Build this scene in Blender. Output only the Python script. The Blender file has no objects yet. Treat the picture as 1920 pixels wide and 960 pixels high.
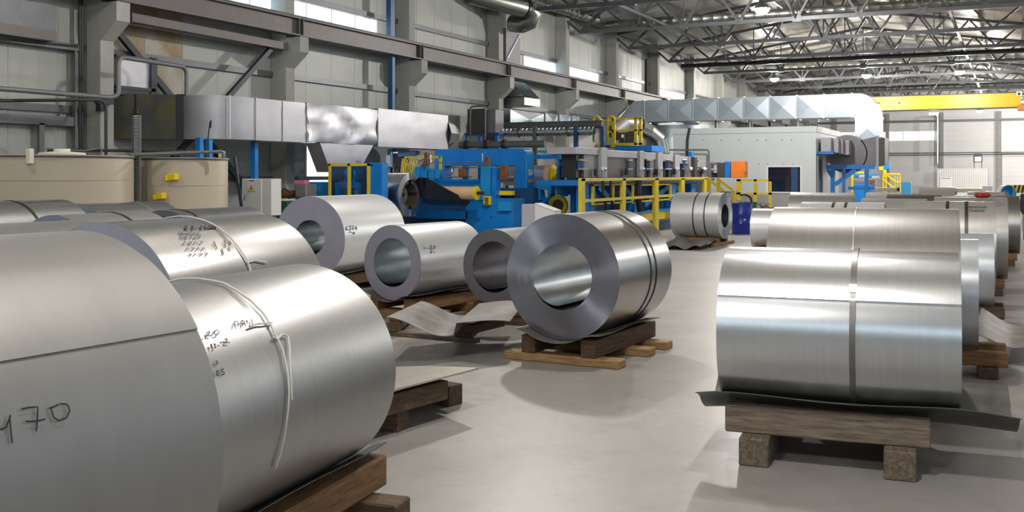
import bpy, bmesh, math, random
from math import sin, cos, pi, radians, sqrt, atan2
from mathutils import Vector, Matrix

random.seed(7)
SC = bpy.context.scene
COL = SC.collection

# ---------------------------------------------------------------- camera
F = 1950.0; U0 = 960.0; V0 = 327.0; H = 1.7          # focal length in px, horizon row, eye height
TH = atan2(940.0, 1950.0)                            # camera yaw against the hall axis
S_, C_ = sin(TH), cos(TH)
cam = bpy.data.cameras.new('camera')
cam.sensor_width = 36.0
cam.lens = 36.0 * F / 1920.0
cam.shift_y = -(480.0 - V0) / 1920.0
cam.clip_start = 0.05; cam.clip_end = 400
camo = bpy.data.objects.new('camera', cam); COL.objects.link(camo)
camo.location = (0, 0, H)
camo.rotation_euler = (pi / 2, 0, TH)
SC.camera = camo

# ---------------------------------------------------------------- world / exposure
SC.view_settings.view_transform = 'Standard'
SC.view_settings.look = 'None'
SC.view_settings.gamma = 1.0
SC.view_settings.use_curve_mapping = False
SC.view_settings.exposure = 0.38
wd = bpy.data.worlds.new('world'); SC.world = wd
wd.use_nodes = True
bg = wd.node_tree.nodes['Background']
bg.inputs[0].default_value = (0.68, 0.86, 1.0, 1)
bg.inputs[1].default_value = 3.4
SC.cycles.use_denoising = True
SC.cycles.max_bounces = 7
SC.cycles.diffuse_bounces = 4
SC.cycles.glossy_bounces = 4
SC.cycles.caustics_reflective = False
SC.cycles.caustics_refractive = False
SC.cycles.sample_clamp_indirect = 6.0
LAMP_W = 720.0

# ---------------------------------------------------------------- pixel rays -> places in the hall
def cam2w(x, y):
    return (x * C_ - y * S_, x * S_ + y * C_)
def W(u, v, d):
    x = (u - U0) / F * d
    return Vector((x * C_ - d * S_, x * S_ + d * C_, H - (v - V0) / F * d))
def WX(u, v, X):
    return W(u, v, X / ((u - U0) / F * C_ - S_))
def WY(u, v, Y):
    return W(u, v, Y / ((u - U0) / F * S_ + C_))
def WZ(u, v, z):
    return W(u, v, (H - z) * F / (v - V0))

# ---------------------------------------------------------------- mesh builder
WL = {}
class MB:
    def __init__(s): s.v = []; s.f = []
    def add(s, vs, fs):
        n = len(s.v); s.v += [Vector(p) for p in vs]; s.f += [tuple(i + n for i in q) for q in fs]; return s
    def box(s, a, b):
        x0, x1 = sorted((a[0], b[0])); y0, y1 = sorted((a[1], b[1])); z0, z1 = sorted((a[2], b[2]))
        return s.add([(x0,y0,z0),(x1,y0,z0),(x1,y1,z0),(x0,y1,z0),(x0,y0,z1),(x1,y0,z1),(x1,y1,z1),(x0,y1,z1)],
                     [(3,2,1,0),(4,5,6,7),(0,1,5,4),(1,2,6,5),(2,3,7,6),(3,0,4,7)])
    def cbox(s, c, sz):
        c = Vector(c); h = Vector(sz) / 2
        return s.box(c - h, c + h)
    def beam(s, p, q, w, h, up=(0, 0, 1)):
        p = Vector(p); q = Vector(q); d = (q - p).normalized(); up = Vector(up)
        a = d.cross(up)
        if a.length < 1e-4: a = d.cross(Vector((0, 1, 0)))
        a.normalize(); b = a.cross(d)
        a = a * w / 2; b = b * h / 2
        vs = [p - a - b, p + a - b, p + a + b, p - a + b, q - a - b, q + a - b, q + a + b, q - a + b]
        return s.add(vs, [(0,1,2,3),(7,6,5,4),(0,4,5,1),(1,5,6,2),(2,6,7,3),(3,7,4,0)])
    def prism(s, pts, vec):
        n = len(pts); vec = Vector(vec); pts = [Vector(p) for p in pts]
        fs = [tuple(range(n))[::-1], tuple(range(n, 2 * n))]
        fs += [(i, (i + 1) % n, n + (i + 1) % n, n + i) for i in range(n)]
        return s.add(pts + [p + vec for p in pts], fs)
    def tube(s, pts, r, n=8, rs=None, cap=True):
        pts = [Vector(p) for p in pts]; m = len(pts); vs = []; prev = None
        for i, p in enumerate(pts):
            t = (pts[min(i + 1, m - 1)] - pts[max(i - 1, 0)]).normalized()
            if prev is None:
                a = t.cross(Vector((0, 0, 1)))
                if a.length < 1e-3: a = t.cross(Vector((0, 1, 0)))
            else:
                a = prev - t * prev.dot(t)
            a.normalize(); prev = a; b = t.cross(a); rr = rs[i] if rs else r
            vs += [p + (a * cos(2 * pi * k / n) + b * sin(2 * pi * k / n)) * rr for k in range(n)]
        fs = []
        for i in range(m - 1):
            for k in range(n):
                k2 = (k + 1) % n
                fs.append((i * n + k, i * n + k2, (i + 1) * n + k2, (i + 1) * n + k))
        if cap: fs += [tuple(range(n))[::-1], tuple(range((m - 1) * n, m * n))]
        return s.add(vs, fs)
    def cyl(s, p, q, r, n=24): return s.tube([p, q], r, n)
    def lathe(s, c, axis, prof, n=32):
        """prof: (offset along the axis, radius) pairs"""
        c = Vector(c); ax = Vector(axis).normalized()
        a = ax.cross(Vector((0, 0, 1)))
        if a.length < 1e-3: a = Vector((1, 0, 0))
        a.normalize(); b = ax.cross(a); vs = []
        for o, r in prof:
            vs += [c + ax * o + (a * cos(2 * pi * k / n) + b * sin(2 * pi * k / n)) * r for k in range(n)]
        m = len(prof); fs = []
        for i in range(m - 1):
            for k in range(n):
                k2 = (k + 1) % n
                fs.append((i * n + k, i * n + k2, (i + 1) * n + k2, (i + 1) * n + k))
        return s.add(vs, fs)
    def build(s, name, mat, parent=None, local=False, smooth=False, bevel=0.0, kind=None):
        if local or not s.v: cen = Vector((0, 0, 0))
        else:
            lo = Vector([min(p[i] for p in s.v) for i in range(3)]); hi = Vector([max(p[i] for p in s.v) for i in range(3)])
            cen = (lo + hi) / 2
        me = bpy.data.meshes.new(name)
        me.from_pydata([p - cen for p in s.v], [], s.f)
        me.update()
        bm = bmesh.new(); bm.from_mesh(me)
        bmesh.ops.recalc_face_normals(bm, faces=bm.faces)
        if bevel:
            bmesh.ops.bevel(bm, geom=bm.edges[:], offset=bevel, segments=1, affect='EDGES', profile=0.5)
        bm.to_mesh(me); bm.free()
        if smooth:
            for p in me.polygons: p.use_smooth = True
            me.set_sharp_from_angle(angle=radians(38))
        me.materials.append(mat)
        o = bpy.data.objects.new(name, me); COL.objects.link(o)
        if parent is not None:
            o.parent = parent
            o.location = cen if local else cen - WL[parent.name]
        else: o.location = cen
        WL[o.name] = (WL[parent.name] if (local and parent is not None) else cen)
        if kind: o['kind'] = kind
        return o

def thing(name, label, cat, loc=(0, 0, 0), rz=0.0, group=None):
    o = bpy.data.objects.new(name, None); COL.objects.link(o)
    o.empty_display_size = 0.2
    o.location = loc; o.rotation_euler = (0, 0, rz)
    WL[o.name] = Vector(loc)
    o['label'] = label; o['category'] = cat
    if group: o['group'] = group
    return o
def tag(o, label, cat, group=None):
    o['label'] = label; o['category'] = cat
    if group: o['group'] = group
    return o
def struct(o):
    o['kind'] = 'structure'; return o
def inst(me_obj, name, loc, parent, scale=None, mat=None):
    """another object on the same mesh data, placed in world terms under an unrotated parent"""
    o = bpy.data.objects.new(name, me_obj.data); COL.objects.link(o)
    o.parent = parent
    o.location = Vector(loc) - WL[parent.name]
    if scale: o.scale = scale
    WL[o.name] = Vector(loc)
    return o
def copy_tree(o, parent=None):
    c = o.copy(); COL.objects.link(c)
    if parent is not None: c.parent = parent
    for ch in list(o.children): copy_tree(ch, c)
    return c

# pixel rectangles turned into boxes: face square across the hall (Y) or along it (X)
def zpix(u, v, Y=None, X=None): return (WY(u, v, Y) if X is None else WX(u, v, X)).z
def ybox(m, u0, v0, u1, v1, Y, dep):
    a = WY(u0, v0, Y); b = WY(u1, v1, Y); um = (u0 + u1) / 2
    return m.box((a.x, Y, WY(um, v0, Y).z), (b.x, Y + dep, max(0, WY(um, v1, Y).z)))
def yboxz(m, u0, u1, z0, z1, Y, dep):
    return m.box((WY(u0, 300, Y).x, Y, z0), (WY(u1, 300, Y).x, Y + dep, z1))
def xbox(m, u0, v0, u1, v1, X, dep):
    a = WX(u0, v0, X); b = WX(u1, v1, X); um = (u0 + u1) / 2
    return m.box((X, a.y, WX(um, v0, X).z), (X - dep, b.y, max(0, WX(um, v1, X).z)))

# ---------------------------------------------------------------- materials
def mat(name, col, rough=0.5, metal=0.0, var=0.0, vscale=3.0, col2=None, bump=0.0, bscale=60.0, stretch=None,
        emit=None, spec=0.5, aniso=0.0, radial=None, rvar=0.0):
    m = bpy.data.materials.new(name); m.use_nodes = True
    nt = m.node_tree; b = nt.nodes['Principled BSDF']
    b.inputs['Base Color'].default_value = (*col, 1)
    b.inputs['Roughness'].default_value = rough
    b.inputs['Metallic'].default_value = metal
    b.inputs['Specular IOR Level'].default_value = spec
    if aniso:
        b.inputs['Anisotropic'].default_value = aniso
        if radial:
            t = nt.nodes.new('ShaderNodeTangent'); t.direction_type = 'RADIAL'; t.axis = radial
            nt.links.new(t.outputs[0], b.inputs['Tangent'])
    if emit:
        b.inputs['Emission Color'].default_value = (*emit[0], 1)
        b.inputs['Emission Strength'].default_value = emit[1]
    if var or bump or rvar:
        tc = nt.nodes.new('ShaderNodeTexCoord'); src = tc.outputs['Object']
        if stretch:
            mp = nt.nodes.new('ShaderNodeMapping'); mp.inputs['Scale'].default_value = stretch
            nt.links.new(src, mp.inputs[0]); src = mp.outputs[0]
        if var or rvar:
            n = nt.nodes.new('ShaderNodeTexNoise'); n.inputs['Scale'].default_value = vscale
            n.inputs['Detail'].default_value = 6; n.inputs['Roughness'].default_value = 0.65
            nt.links.new(src, n.inputs['Vector'])
            if var:
                cr = nt.nodes.new('ShaderNodeValToRGB')
                c2 = col2 or tuple(max(0, c * (1 - var)) for c in col)
                cr.color_ramp.elements[0].position = 0.36; cr.color_ramp.elements[1].position = 0.64
                cr.color_ramp.elements[0].color = (*c2, 1); cr.color_ramp.elements[1].color = (*col, 1)
                nt.links.new(n.outputs['Fac'], cr.inputs[0]); nt.links.new(cr.outputs[0], b.inputs['Base Color'])
            if rvar:
                mr = nt.nodes.new('ShaderNodeMapRange')
                mr.inputs['From Min'].default_value = 0.3; mr.inputs['From Max'].default_value = 0.7
                mr.inputs['To Min'].default_value = rough - rvar; mr.inputs['To Max'].default_value = rough + rvar
                nt.links.new(n.outputs['Fac'], mr.inputs['Value']); nt.links.new(mr.outputs[0], b.inputs['Roughness'])
        if bump:
            n2 = nt.nodes.new('ShaderNodeTexNoise'); n2.inputs['Scale'].default_value = bscale
            n2.inputs['Detail'].default_value = 3
            bp = nt.nodes.new('ShaderNodeBump'); bp.inputs['Strength'].default_value = bump
            bp.inputs['Distance'].default_value = 0.01
            nt.links.new(src, n2.inputs['Vector']); nt.links.new(n2.outputs['Fac'], bp.inputs['Height'])
            nt.links.new(bp.outputs[0], b.inputs['Normal'])
    return m

M = {}
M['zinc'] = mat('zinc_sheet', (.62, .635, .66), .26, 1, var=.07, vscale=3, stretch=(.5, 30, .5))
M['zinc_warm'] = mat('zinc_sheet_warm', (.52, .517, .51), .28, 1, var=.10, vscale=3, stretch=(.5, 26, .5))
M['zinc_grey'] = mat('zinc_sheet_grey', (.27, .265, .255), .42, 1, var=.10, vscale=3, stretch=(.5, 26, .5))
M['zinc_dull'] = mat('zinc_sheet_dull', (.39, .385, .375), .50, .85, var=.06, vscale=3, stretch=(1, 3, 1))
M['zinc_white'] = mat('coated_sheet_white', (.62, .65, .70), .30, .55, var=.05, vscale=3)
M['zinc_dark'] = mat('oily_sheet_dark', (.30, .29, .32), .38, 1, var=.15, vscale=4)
M['edge'] = mat('coil_edge', (.33, .33, .38), .30, 1, var=.06, vscale=4, aniso=.95, radial='Y')
M['edge_pale'] = mat('coil_edge_pale', (.43, .425, .51), .55, .55, var=.08, vscale=4)
M['edge_blue'] = mat('coil_edge_blue', (.38, .43, .52), .45, .7, var=.08, vscale=4)
M['edge_dark'] = mat('coil_edge_dark', (.24, .235, .26), .5, .7, var=.1, vscale=4)
M['bore'] = mat('coil_bore', (.50, .55, .58), .30, 1, var=.10, vscale=3)
M['strap'] = mat('steel_strap', (.10, .095, .09), .35, .9)
M['strap_grey'] = mat('grey_strap', (.22, .21, .20), .38, .9)
M['clip'] = mat('strap_clip', (.62, .62, .62), .35, 1)
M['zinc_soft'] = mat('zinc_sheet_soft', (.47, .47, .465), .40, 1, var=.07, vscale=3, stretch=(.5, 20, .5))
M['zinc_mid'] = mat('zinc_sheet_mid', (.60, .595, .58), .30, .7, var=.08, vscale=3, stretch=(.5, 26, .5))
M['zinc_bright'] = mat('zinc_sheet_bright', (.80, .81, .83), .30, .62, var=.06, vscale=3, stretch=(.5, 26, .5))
M['stain'] = mat('rust_stain', (.20, .11, .045), .6, .3, var=.4, vscale=30)
M['rope'] = mat('white_cord', (.80, .79, .75), .8, bump=.3, bscale=200)
M['ink'] = mat('marker_ink', (.02, .02, .025), .6)
M['ink_soft'] = mat('faded_ink', (.12, .12, .12), .6)
M['sheet'] = mat('sheet_scrap', (.24, .22, .20), .55, .1, var=.35, vscale=5, col2=(.11, .10, .09), rvar=.08, bump=.04, bscale=40)
M['sheet_dark'] = mat('sheet_scrap_dark', (.17, .17, .15), .42, .5, var=.3, vscale=5)
M['sheet_pale'] = mat('sheet_scrap_pale', (.55, .50, .45), .45, .4, var=.2, vscale=4)
def wood(name, c1, c2, st):
    return mat(name, c1, .75, 0, var=1, vscale=2.2, col2=c2, stretch=st, bump=.35, bscale=12)
GX = (2.0, 22, 22); GY = (22, 2.0, 22)
M['wood_grey_y'] = wood('weathered_timber_y', (.30, .235, .175), (.135, .10, .075), GY)
M['wood_grey_x'] = wood('weathered_timber_x', (.25, .19, .14), (.10, .075, .055), GX)
M['wood_warm_y'] = wood('pine_timber_y', (.34, .19, .085), (.17, .09, .04), GY)
M['wood_warm_x'] = wood('pine_timber_x', (.52, .33, .15), (.28, .16, .07), GX)
M['wood_dark_y'] = wood('dark_timber_y', (.15, .09, .05), (.06, .035, .02), GY)
M['wood_dark_x'] = wood('dark_timber_x', (.17, .105, .06), (.07, .045, .03), GX)
M['panel'] = mat('sandwich_panel', (.345, .355, .335), .45, .1, var=.06, vscale=.8)
M['panel_white'] = mat('sandwich_panel_white', (.78, .78, .77), .45, 0, var=.05, vscale=.6)
M['panel_stain'] = mat('sandwich_panel_scorched', (.36, .345, .29), .5, .1, var=1, vscale=.8, col2=(.22, .125, .03))
M['concrete_col'] = mat('column_concrete', (.35, .35, .325), .75, 0, var=.14, vscale=2, bump=.1, bscale=30)
M['girder'] = mat('girder_paint', (.135, .123, .12), .5, .3, var=.12, vscale=3)
M['girder_dark'] = mat('girder_dark', (.075, .075, .08), .55, .3)
M['steel_grey'] = mat('grey_steel', (.15, .155, .165), .42, .5, var=.15, vscale=3)
M['steel_dark'] = mat('dark_steel', (.045, .05, .058), .45, .4, var=.2, vscale=3)
M['truss'] = mat('truss_paint', (.115, .12, .13), .42, .45, var=.15, vscale=3)
M['roof'] = mat('roof_deck', (.52, .505, .47), .38, .35, var=.22, vscale=.5, col2=(.40, .385, .35))
M['roof_ochre'] = mat('roof_deck_ochre', (.66, .60, .50), .42, .2, var=.5, vscale=.4, col2=(.58, .42, .26))
M['duct'] = mat('galvanised_duct', (.48, .52, .55), .30, 1, var=.14, vscale=2.5, rvar=.06)
M['duct_light'] = mat('galvanised_duct_light', (.58, .66, .73), .38, .75, var=.08, vscale=2.5)
M['foil'] = mat('crumpled_foil_cladding', (.50, .485, .51), .36, .85, var=.14, vscale=1.6, rvar=.05, bump=.5, bscale=1.6)
M['foil_dark'] = mat('smoked_cladding', (.030, .038, .046), .5, 0, var=.7, vscale=1.4, col2=(.07, .06, .025), spec=.2)
M['spiral'] = mat('spiral_duct', (.30, .315, .29), .33, .9, var=.12, vscale=4)
M['spiral_light'] = mat('spiral_duct_light', (.68, .74, .77), .26, 1, var=.12, vscale=4)
M['pipe'] = mat('grey_pipe', (.17, .175, .19), .45, .3, var=.15, vscale=5)
M['pipe_steel'] = mat('steel_pipe', (.55, .55, .56), .3, 1, var=.1, vscale=5)
M['blue'] = mat('machine_blue', (.003, .205, .64), .36, 0, var=.22, vscale=2.2, spec=.5)
M['blue_dark'] = mat('machine_blue_dark', (.010, .075, .21), .42, 0, var=.3, vscale=2)
M['blue_light'] = mat('machine_blue_light', (.010, .27, .66), .36, 0, var=.15, vscale=2)
M['yellow'] = mat('safety_yellow', (.80, .60, .012), .40, 0, var=.18, vscale=4)
M['crane'] = mat('crane_yellow', (.80, .47, .006), .35, 0, var=.06, vscale=1)
M['orange'] = mat('orange_paint', (.78, .20, .02), .4, 0, var=.1, vscale=3)
M['rust'] = mat('rusty_bracket', (.26, .10, .035), .6, .3, var=.4, vscale=9)
M['mach_grey'] = mat('machine_grey', (.22, .215, .225), .5, .25, var=.18, vscale=4)
M['mach_grey_dark'] = mat('machine_grey_dark', (.085, .08, .08), .5, .3, var=.25, vscale=4)
M['mach_pale'] = mat('machine_pale_grey', (.42, .41, .45), .5, .1, var=.08, vscale=3)
M['rust_dark'] = mat('dark_rust', (.11, .065, .05), .55, .4, var=.5, vscale=9)
M['black'] = mat('black_part', (.013, .014, .016), .5)
M['tan'] = mat('kraft_roll', (.66, .45, .26), .55, 0, var=.08, vscale=3)
M['steel_roll'] = mat('polished_roll', (.60, .62, .78), .28, .7, var=.1, vscale=3)
M['cream'] = mat('tank_polymer', (.46, .40, .30), .42, 0, var=.06, vscale=1)
M['cream_white'] = mat('cream_white', (.72, .69, .60), .5)
M['cab_grey'] = mat('enclosure_grey', (.64, .63, .62), .45, 0, var=.03, vscale=2)
M['booth'] = mat('booth_panel', (.60, .645, .665), .45, .05, var=.05, vscale=1)
M['booth_side'] = mat('booth_side_panel', (.80, .77, .76), .45, 0, var=.04, vscale=1)
M['dark_glass'] = mat('tinted_glass', (.012, .017, .03), .06, 0, spec=.7)
M['dark_in'] = mat('dark_interior', (.02, .03, .05), .6)
M['drum_blue'] = mat('drum_blue', (.012, .035, .36), .3, 0, var=.1, vscale=4)
M['drum_green'] = mat('drum_green', (.008, .16, .035), .3, 0, var=.1, vscale=4)
M['red'] = mat('red_cloth', (.42, .04, .02), .7, 0, var=.4, vscale=30)
M['pink'] = mat('pink_part', (.70, .16, .26), .5)
M['white'] = mat('white_paint', (.86, .86, .85), .45)
M['chrome'] = mat('chrome', (.75, .75, .76), .18, 1)
M['cyan_hose'] = mat('hose_teal', (.05, .30, .38), .5)
M['lens'] = mat('lamp_lens', (1, 1, 1), .5, emit=((1.0, .97, .90), 90.0))
M['tube_lens'] = mat('tube_lens', (1, 1, 1), .5, emit=((1.0, .88, .55), 14.0))
M['sticker'] = mat('sticker_yellow', (.86, .66, .02), .5)
M['sky_blue'] = mat('light_blue_box', (.06, .40, .80), .45)

def pane_material():
    m = bpy.data.materials.new('window_glass'); m.use_nodes = True
    nt = m.node_tree; nt.nodes.clear()
    out = nt.nodes.new('ShaderNodeOutputMaterial'); mx = nt.nodes.new('ShaderNodeMixShader')
    tr = nt.nodes.new('ShaderNodeBsdfTransparent'); gl = nt.nodes.new('ShaderNodeBsdfGlossy')
    gl.inputs['Roughness'].default_value = .08
    tr.inputs[0].default_value = (.94, .97, .98, 1)
    mx.inputs[0].default_value = .06
    nt.links.new(tr.outputs[0], mx.inputs[1]); nt.links.new(gl.outputs[0], mx.inputs[2]); nt.links.new(mx.outputs[0], out.inputs[0])
    return m
M['glass'] = pane_material()

def floor_material():
    m = bpy.data.materials.new('worn_concrete_floor'); m.use_nodes = True
    nt = m.node_tree; b = nt.nodes['Principled BSDF']; L = nt.links.new
    tc = nt.nodes.new('ShaderNodeTexCoord')
    def noise(sc, det, rough=.6, stretch=None):
        n = nt.nodes.new('ShaderNodeTexNoise'); n.inputs['Scale'].default_value = sc
        n.inputs['Detail'].default_value = det; n.inputs['Roughness'].default_value = rough
        if stretch:
            mp = nt.nodes.new('ShaderNodeMapping'); mp.inputs['Scale'].default_value = stretch
            mp.inputs['Rotation'].default_value = (0, 0, .35)
            L(tc.outputs['Object'], mp.inputs[0]); L(mp.outputs[0], n.inputs['Vector'])
        else: L(tc.outputs['Object'], n.inputs['Vector'])
        return n
    def ramp(src, p0, p1, c0, c1):
        r = nt.nodes.new('ShaderNodeValToRGB')
        r.color_ramp.elements[0].position = p0; r.color_ramp.elements[1].position = p1
        r.color_ramp.elements[0].color = (*c0, 1); r.color_ramp.elements[1].color = (*c1, 1)
        L(src, r.inputs[0]); return r
    def mult(a, bb, f):
        x = nt.nodes.new('ShaderNodeMix'); x.data_type = 'RGBA'; x.blend_type = 'MULTIPLY'
        x.inputs['Factor'].default_value = f
        L(a, x.inputs['A']); L(bb, x.inputs['B']); return x.outputs['Result']
    n1 = noise(.55, 8, .65)
    base = ramp(n1.outputs['Fac'], .35, .68, (.335, .312, .29), (.415, .40, .38)).outputs[0]
    n2 = noise(5.5, 8, .72)
    r2 = ramp(n2.outputs['Fac'], .30, .55, (.80, .79, .78), (1, 1, 1)).outputs[0]
    base = mult(base, r2, .8)
    n3 = noise(3.2, 5, .75, (1, 2.6, 1))
    r3 = ramp(n3.outputs['Fac'], .245, .33, (.50, .49, .48), (1, 1, 1)).outputs[0]
    base = mult(base, r3, .75)
    n4 = noise(38, 3, .6)
    r4 = ramp(n4.outputs['Fac'], .27, .36, (.62, .60, .58), (1, 1, 1)).outputs[0]
    base = mult(base, r4, .6)
    L(base, b.inputs['Base Color'])
    mr = nt.nodes.new('ShaderNodeMapRange')
    mr.inputs['To Min'].default_value = .30; mr.inputs['To Max'].default_value = .50
    L(n2.outputs['Fac'], mr.inputs['Value']); L(mr.outputs[0], b.inputs['Roughness'])
    b.inputs['Specular IOR Level'].default_value = .42
    bp = nt.nodes.new('ShaderNodeBump'); bp.inputs['Strength'].default_value = .06; bp.inputs['Distance'].default_value = .01
    L(n4.outputs['Fac'], bp.inputs['Height']); L(bp.outputs[0], b.inputs['Normal'])
    return m
M['floor'] = floor_material()
ORD = ['first', 'second', 'third', 'fourth', 'fifth', 'sixth', 'seventh', 'eighth', 'ninth', 'tenth', 'eleventh', 'twelfth', 'thirteenth', 'fourteenth', 'fifteenth', 'sixteenth']
# ================================================================ the hall
XW = -16.4                                            # inner face of the left wall
COLY = [8.9, 14.68, 20.38, 26.1, 32.0, 37.96, 43.7, 49.7, 56.2, 62.5, 68.5, 74.5, 80.5, 86.5, 92.5]
YF = 100.0
def zroof(X): return 8.15 + 1.4 * (1 - abs(X + 7.0) / 9.4)

fl = struct(MB().box((-17, -12, -.2), (20, 100.4, 0)).build('floor', M['floor']))

# ---- left wall: plinth with sandwich panels
PW = 1.1; PY0 = 13.0 - PW * 22
wl = struct(MB().box((XW - .13, -12, 0), (XW + .04, 100.3, .32)).build('wall_left', M['concrete_col']))
def panel_mesh(z0, z1, name, m=None):
    return MB().box((XW - .12, -PW / 2, z0), (XW, PW / 2, z1)).build(name, m or M['panel'], wl, bevel=.011)
lowp = panel_mesh(.32, 5.5, 'panel'); midp = panel_mesh(5.5, 6.14, 'panel'); topp = panel_mesh(6.14, 8.3, 'panel')
winr = [(16.3, 20.7), (20.7, 25.1), (35.0, 38.3), (39.4, 42.7), (51.5, 55.9)]
door_r = (21.8, 24.0)                                 # tall bright opening behind the duct
first = {0: True, 1: True, 2: True}
def put_panel(src, k, y, z0, z1):
    if first[k]:
        first[k] = False; src.location.y = y
    else:
        o = bpy.data.objects.new('panel', src.data); COL.objects.link(o); o.parent = wl
        o.location = src.location; o.location.y = y
    return None
stained = []
for k in range(103):
    y = PY0 + PW * (k + .5) - 0.0
    if y > 100: break
    if door_r[0] < y < door_r[1]:
        MB().box((XW - .12, y - PW / 2, 2.75), (XW, y + PW / 2, 5.5)).build('panel', M['panel'], wl, bevel=.011)
    elif 15.2 < y < 17.4:                             # scorched by the duct outlet
        MB().box((XW - .12, y - PW / 2, .32), (XW, y + PW / 2, 3.3)).build('panel', M['panel'], wl, bevel=.011)
        MB().box((XW - .12, y - PW / 2, 3.3), (XW, y + PW / 2, 5.5)).build('panel', M['panel_stain'], wl, bevel=.011)
    else: put_panel(lowp, 0, y - WL[wl.name].y, 0, 0)
    if not any(a < y < b for a, b in winr): put_panel(midp, 1, y - WL[wl.name].y, 0, 0)
    put_panel(topp, 2, y - WL[wl.name].y, 0, 0)
wn = 0
def window_strip(y0, y1, z0, z1, n):
    global wn; wn += 1
    fr = MB(); t = .05
    fr.box((XW - .10, y0, z0), (XW + .02, y1, z0 + t)).box((XW - .10, y0, z1 - t), (XW + .02, y1, z1))
    for i in range(n + 1):
        y = y0 + (y1 - y0) * i / n
        fr.box((XW - .10, y - t / 2, z0 + t), (XW + .02, y + t / 2, z1 - t))
    w = struct(fr.build('window_%d' % wn, M['white']))
    for i in range(n):
        a = y0 + (y1 - y0) * i / n; b = y0 + (y1 - y0) * (i + 1) / n
        MB().box((XW - .055, a + t / 2, z0 + t), (XW - .045, b - t / 2, z1 - t)).build('pane', M['glass'], w)
for a, b in winr: window_strip(a, b, 5.5, 6.14, max(3, round((b - a) / PW)))
window_strip(21.8, 24.0, .35, 2.75, 2)

# girts along the wall, with a thinner bar above the low near one
for z, y0, y1, w in ((4.15, -12, 100, .09), (6.2, -12, 100, .09), (2.72, 2, 14.6, .08), (2.95, 2, 14.6, .06)):
    MB().box((XW, y0, z - .07), (XW + w, y1, z + .07)).build('girt', M['steel_grey'], wl)
for z in (1.6,):
    MB().box((XW, 15, z - .05), (XW + .07, 26, z + .05)).build('girt', M['steel_grey'], wl)

# ---- concrete columns with corbels
def column_mesh(m, y):
    w = .34; xf = -15.92
    m.box((XW, y, 0), (xf, y + w, 8.2))
    prof = [(xf, y, 4.3), (-15.5, y, 4.66), (-15.5, y, 5.03), (xf, y, 5.03)]
    m.prism(prof, (0, w, 0)); return m
for i, y in enumerate(COLY):
    c = thing('concrete_column', 'grey concrete column with sloped corbel on the left wall, %s from the near end' % ORD[i], 'column',
              (-16.1, y + .17, 0), group='concrete columns along the left wall')
    MB().box((XW + .005, y, 0), (-15.92, y + .34, 8.2)).build('shaft', M['concrete_col'], c, bevel=.012)
    MB().prism([(-15.92, y, 4.3), (-15.5, y, 4.66), (-15.5, y, 5.03), (-15.92, y, 5.03)], (0, .34, 0)).build('corbel', M['concrete_col'], c)
    MB().box((-15.90, y + .06, 5.03), (-15.52, y + .28, 5.06)).build('bearing_plate', M['steel_dark'], c)

# ---- crane runway beam on the corbels
XG = -15.70
g = thing('runway_beam', 'long dark grey crane runway beam resting on the column corbels of the left wall', 'beam', (XG, 40, 5.06))
for i in range(len(COLY) - 1):
    a, b = COLY[i] + .17, COLY[i + 1] + .17
    MB().box((XG - .02, a + .02, 5.09), (XG + .02, b - .02, 5.47)).build('web', M['girder'], g)
    MB().box((XG - .14, a + .02, 5.06), (XG + .14, b - .02, 5.09)).build('flange', M['girder'], g)
    MB().box((XG - .14, a + .02, 5.47), (XG + .14, b - .02, 5.50)).build('flange', M['girder'], g)
    MB().box((XG - .12, b - .09, 5.09), (XG + .12, b - .06, 5.47)).build('stiffener', M['girder_dark'], g)
    MB().box((XG - .12, b + .06, 5.09), (XG + .12, b + .09, 5.47)).build('stiffener', M['girder_dark'], g)
MB().box((XG - .035, 3, 5.50), (XG + .035, 99, 5.57)).build('crane_rail', M['girder_dark'], g)

# ---- far wall
wf = struct(MB().box((-17, YF + .1, 0), (20, YF + .25, 9.9)).build('wall_far', M['panel_white']))
FX = [-16.4, -14.9, -10.3, -5.75, -1.1, 3.5, 8.1, 12.7, 19.9]
FZ = [0, 1.2, 2.4, 3.55, 4.68, 5.64, 6.8, 8.0, 9.6]
wf_open = [(2, 4), (1, 4), (4, 4)]
for i in range(len(FX) - 1):
    for j in range(len(FZ) - 1):
        if (i, j) in wf_open: continue
        a, b = FX[i], FX[i + 1]
        if i == 4 and j < 3: continue                 # roller door here
        MB().box((a, YF - .02, FZ[j]), (b, YF + .1, FZ[j + 1])).build('panel', M['panel_white'], wf, bevel=.015)
def far_window(a, b, n):
    global wn; wn += 1
    z0, z1 = 4.68, 5.64; fr = MB(); t = .09
    fr.box((a, YF - .03, z0), (b, YF + .02, z0 + t)).box((a, YF - .03, z1 - t), (b, YF + .02, z1))
    for i in range(n + 1):
        x = a + (b - a) * i / n
        fr.box((x - t / 2, YF - .03, z0 + t), (x + t / 2, YF + .02, z1 - t))
    w = struct(fr.build('window_%d' % wn, M['white']))
    for i in range(n):
        x0 = a + (b - a) * i / n; x1 = a + (b - a) * (i + 1) / n
        # lit pane: its own emission stands in for daylight through the glass
        MB().box((x0 + t / 2, YF + .0, z0 + t), (x1 - t / 2, YF + .01, z1 - t)).build('pane', M['day_pane'], w)
M['day_pane'] = mat('emissive_daylight_pane', (.9, .95, 1), .4, emit=((.90, .97, 1.0), 3.0))
far_window(-10.3, -6.3, 3); far_window(-14.9, -10.3, 3); far_window(-.3, 3.5, 3)
MB().box((-6.3, YF - .02, 4.68), (-5.75, YF + .1, 5.64)).build('panel', M['panel_white'], wf)
MB().box((-1.1, YF - .02, 4.68), (-.3, YF + .1, 5.64)).build('panel', M['panel_white'], wf)
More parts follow.
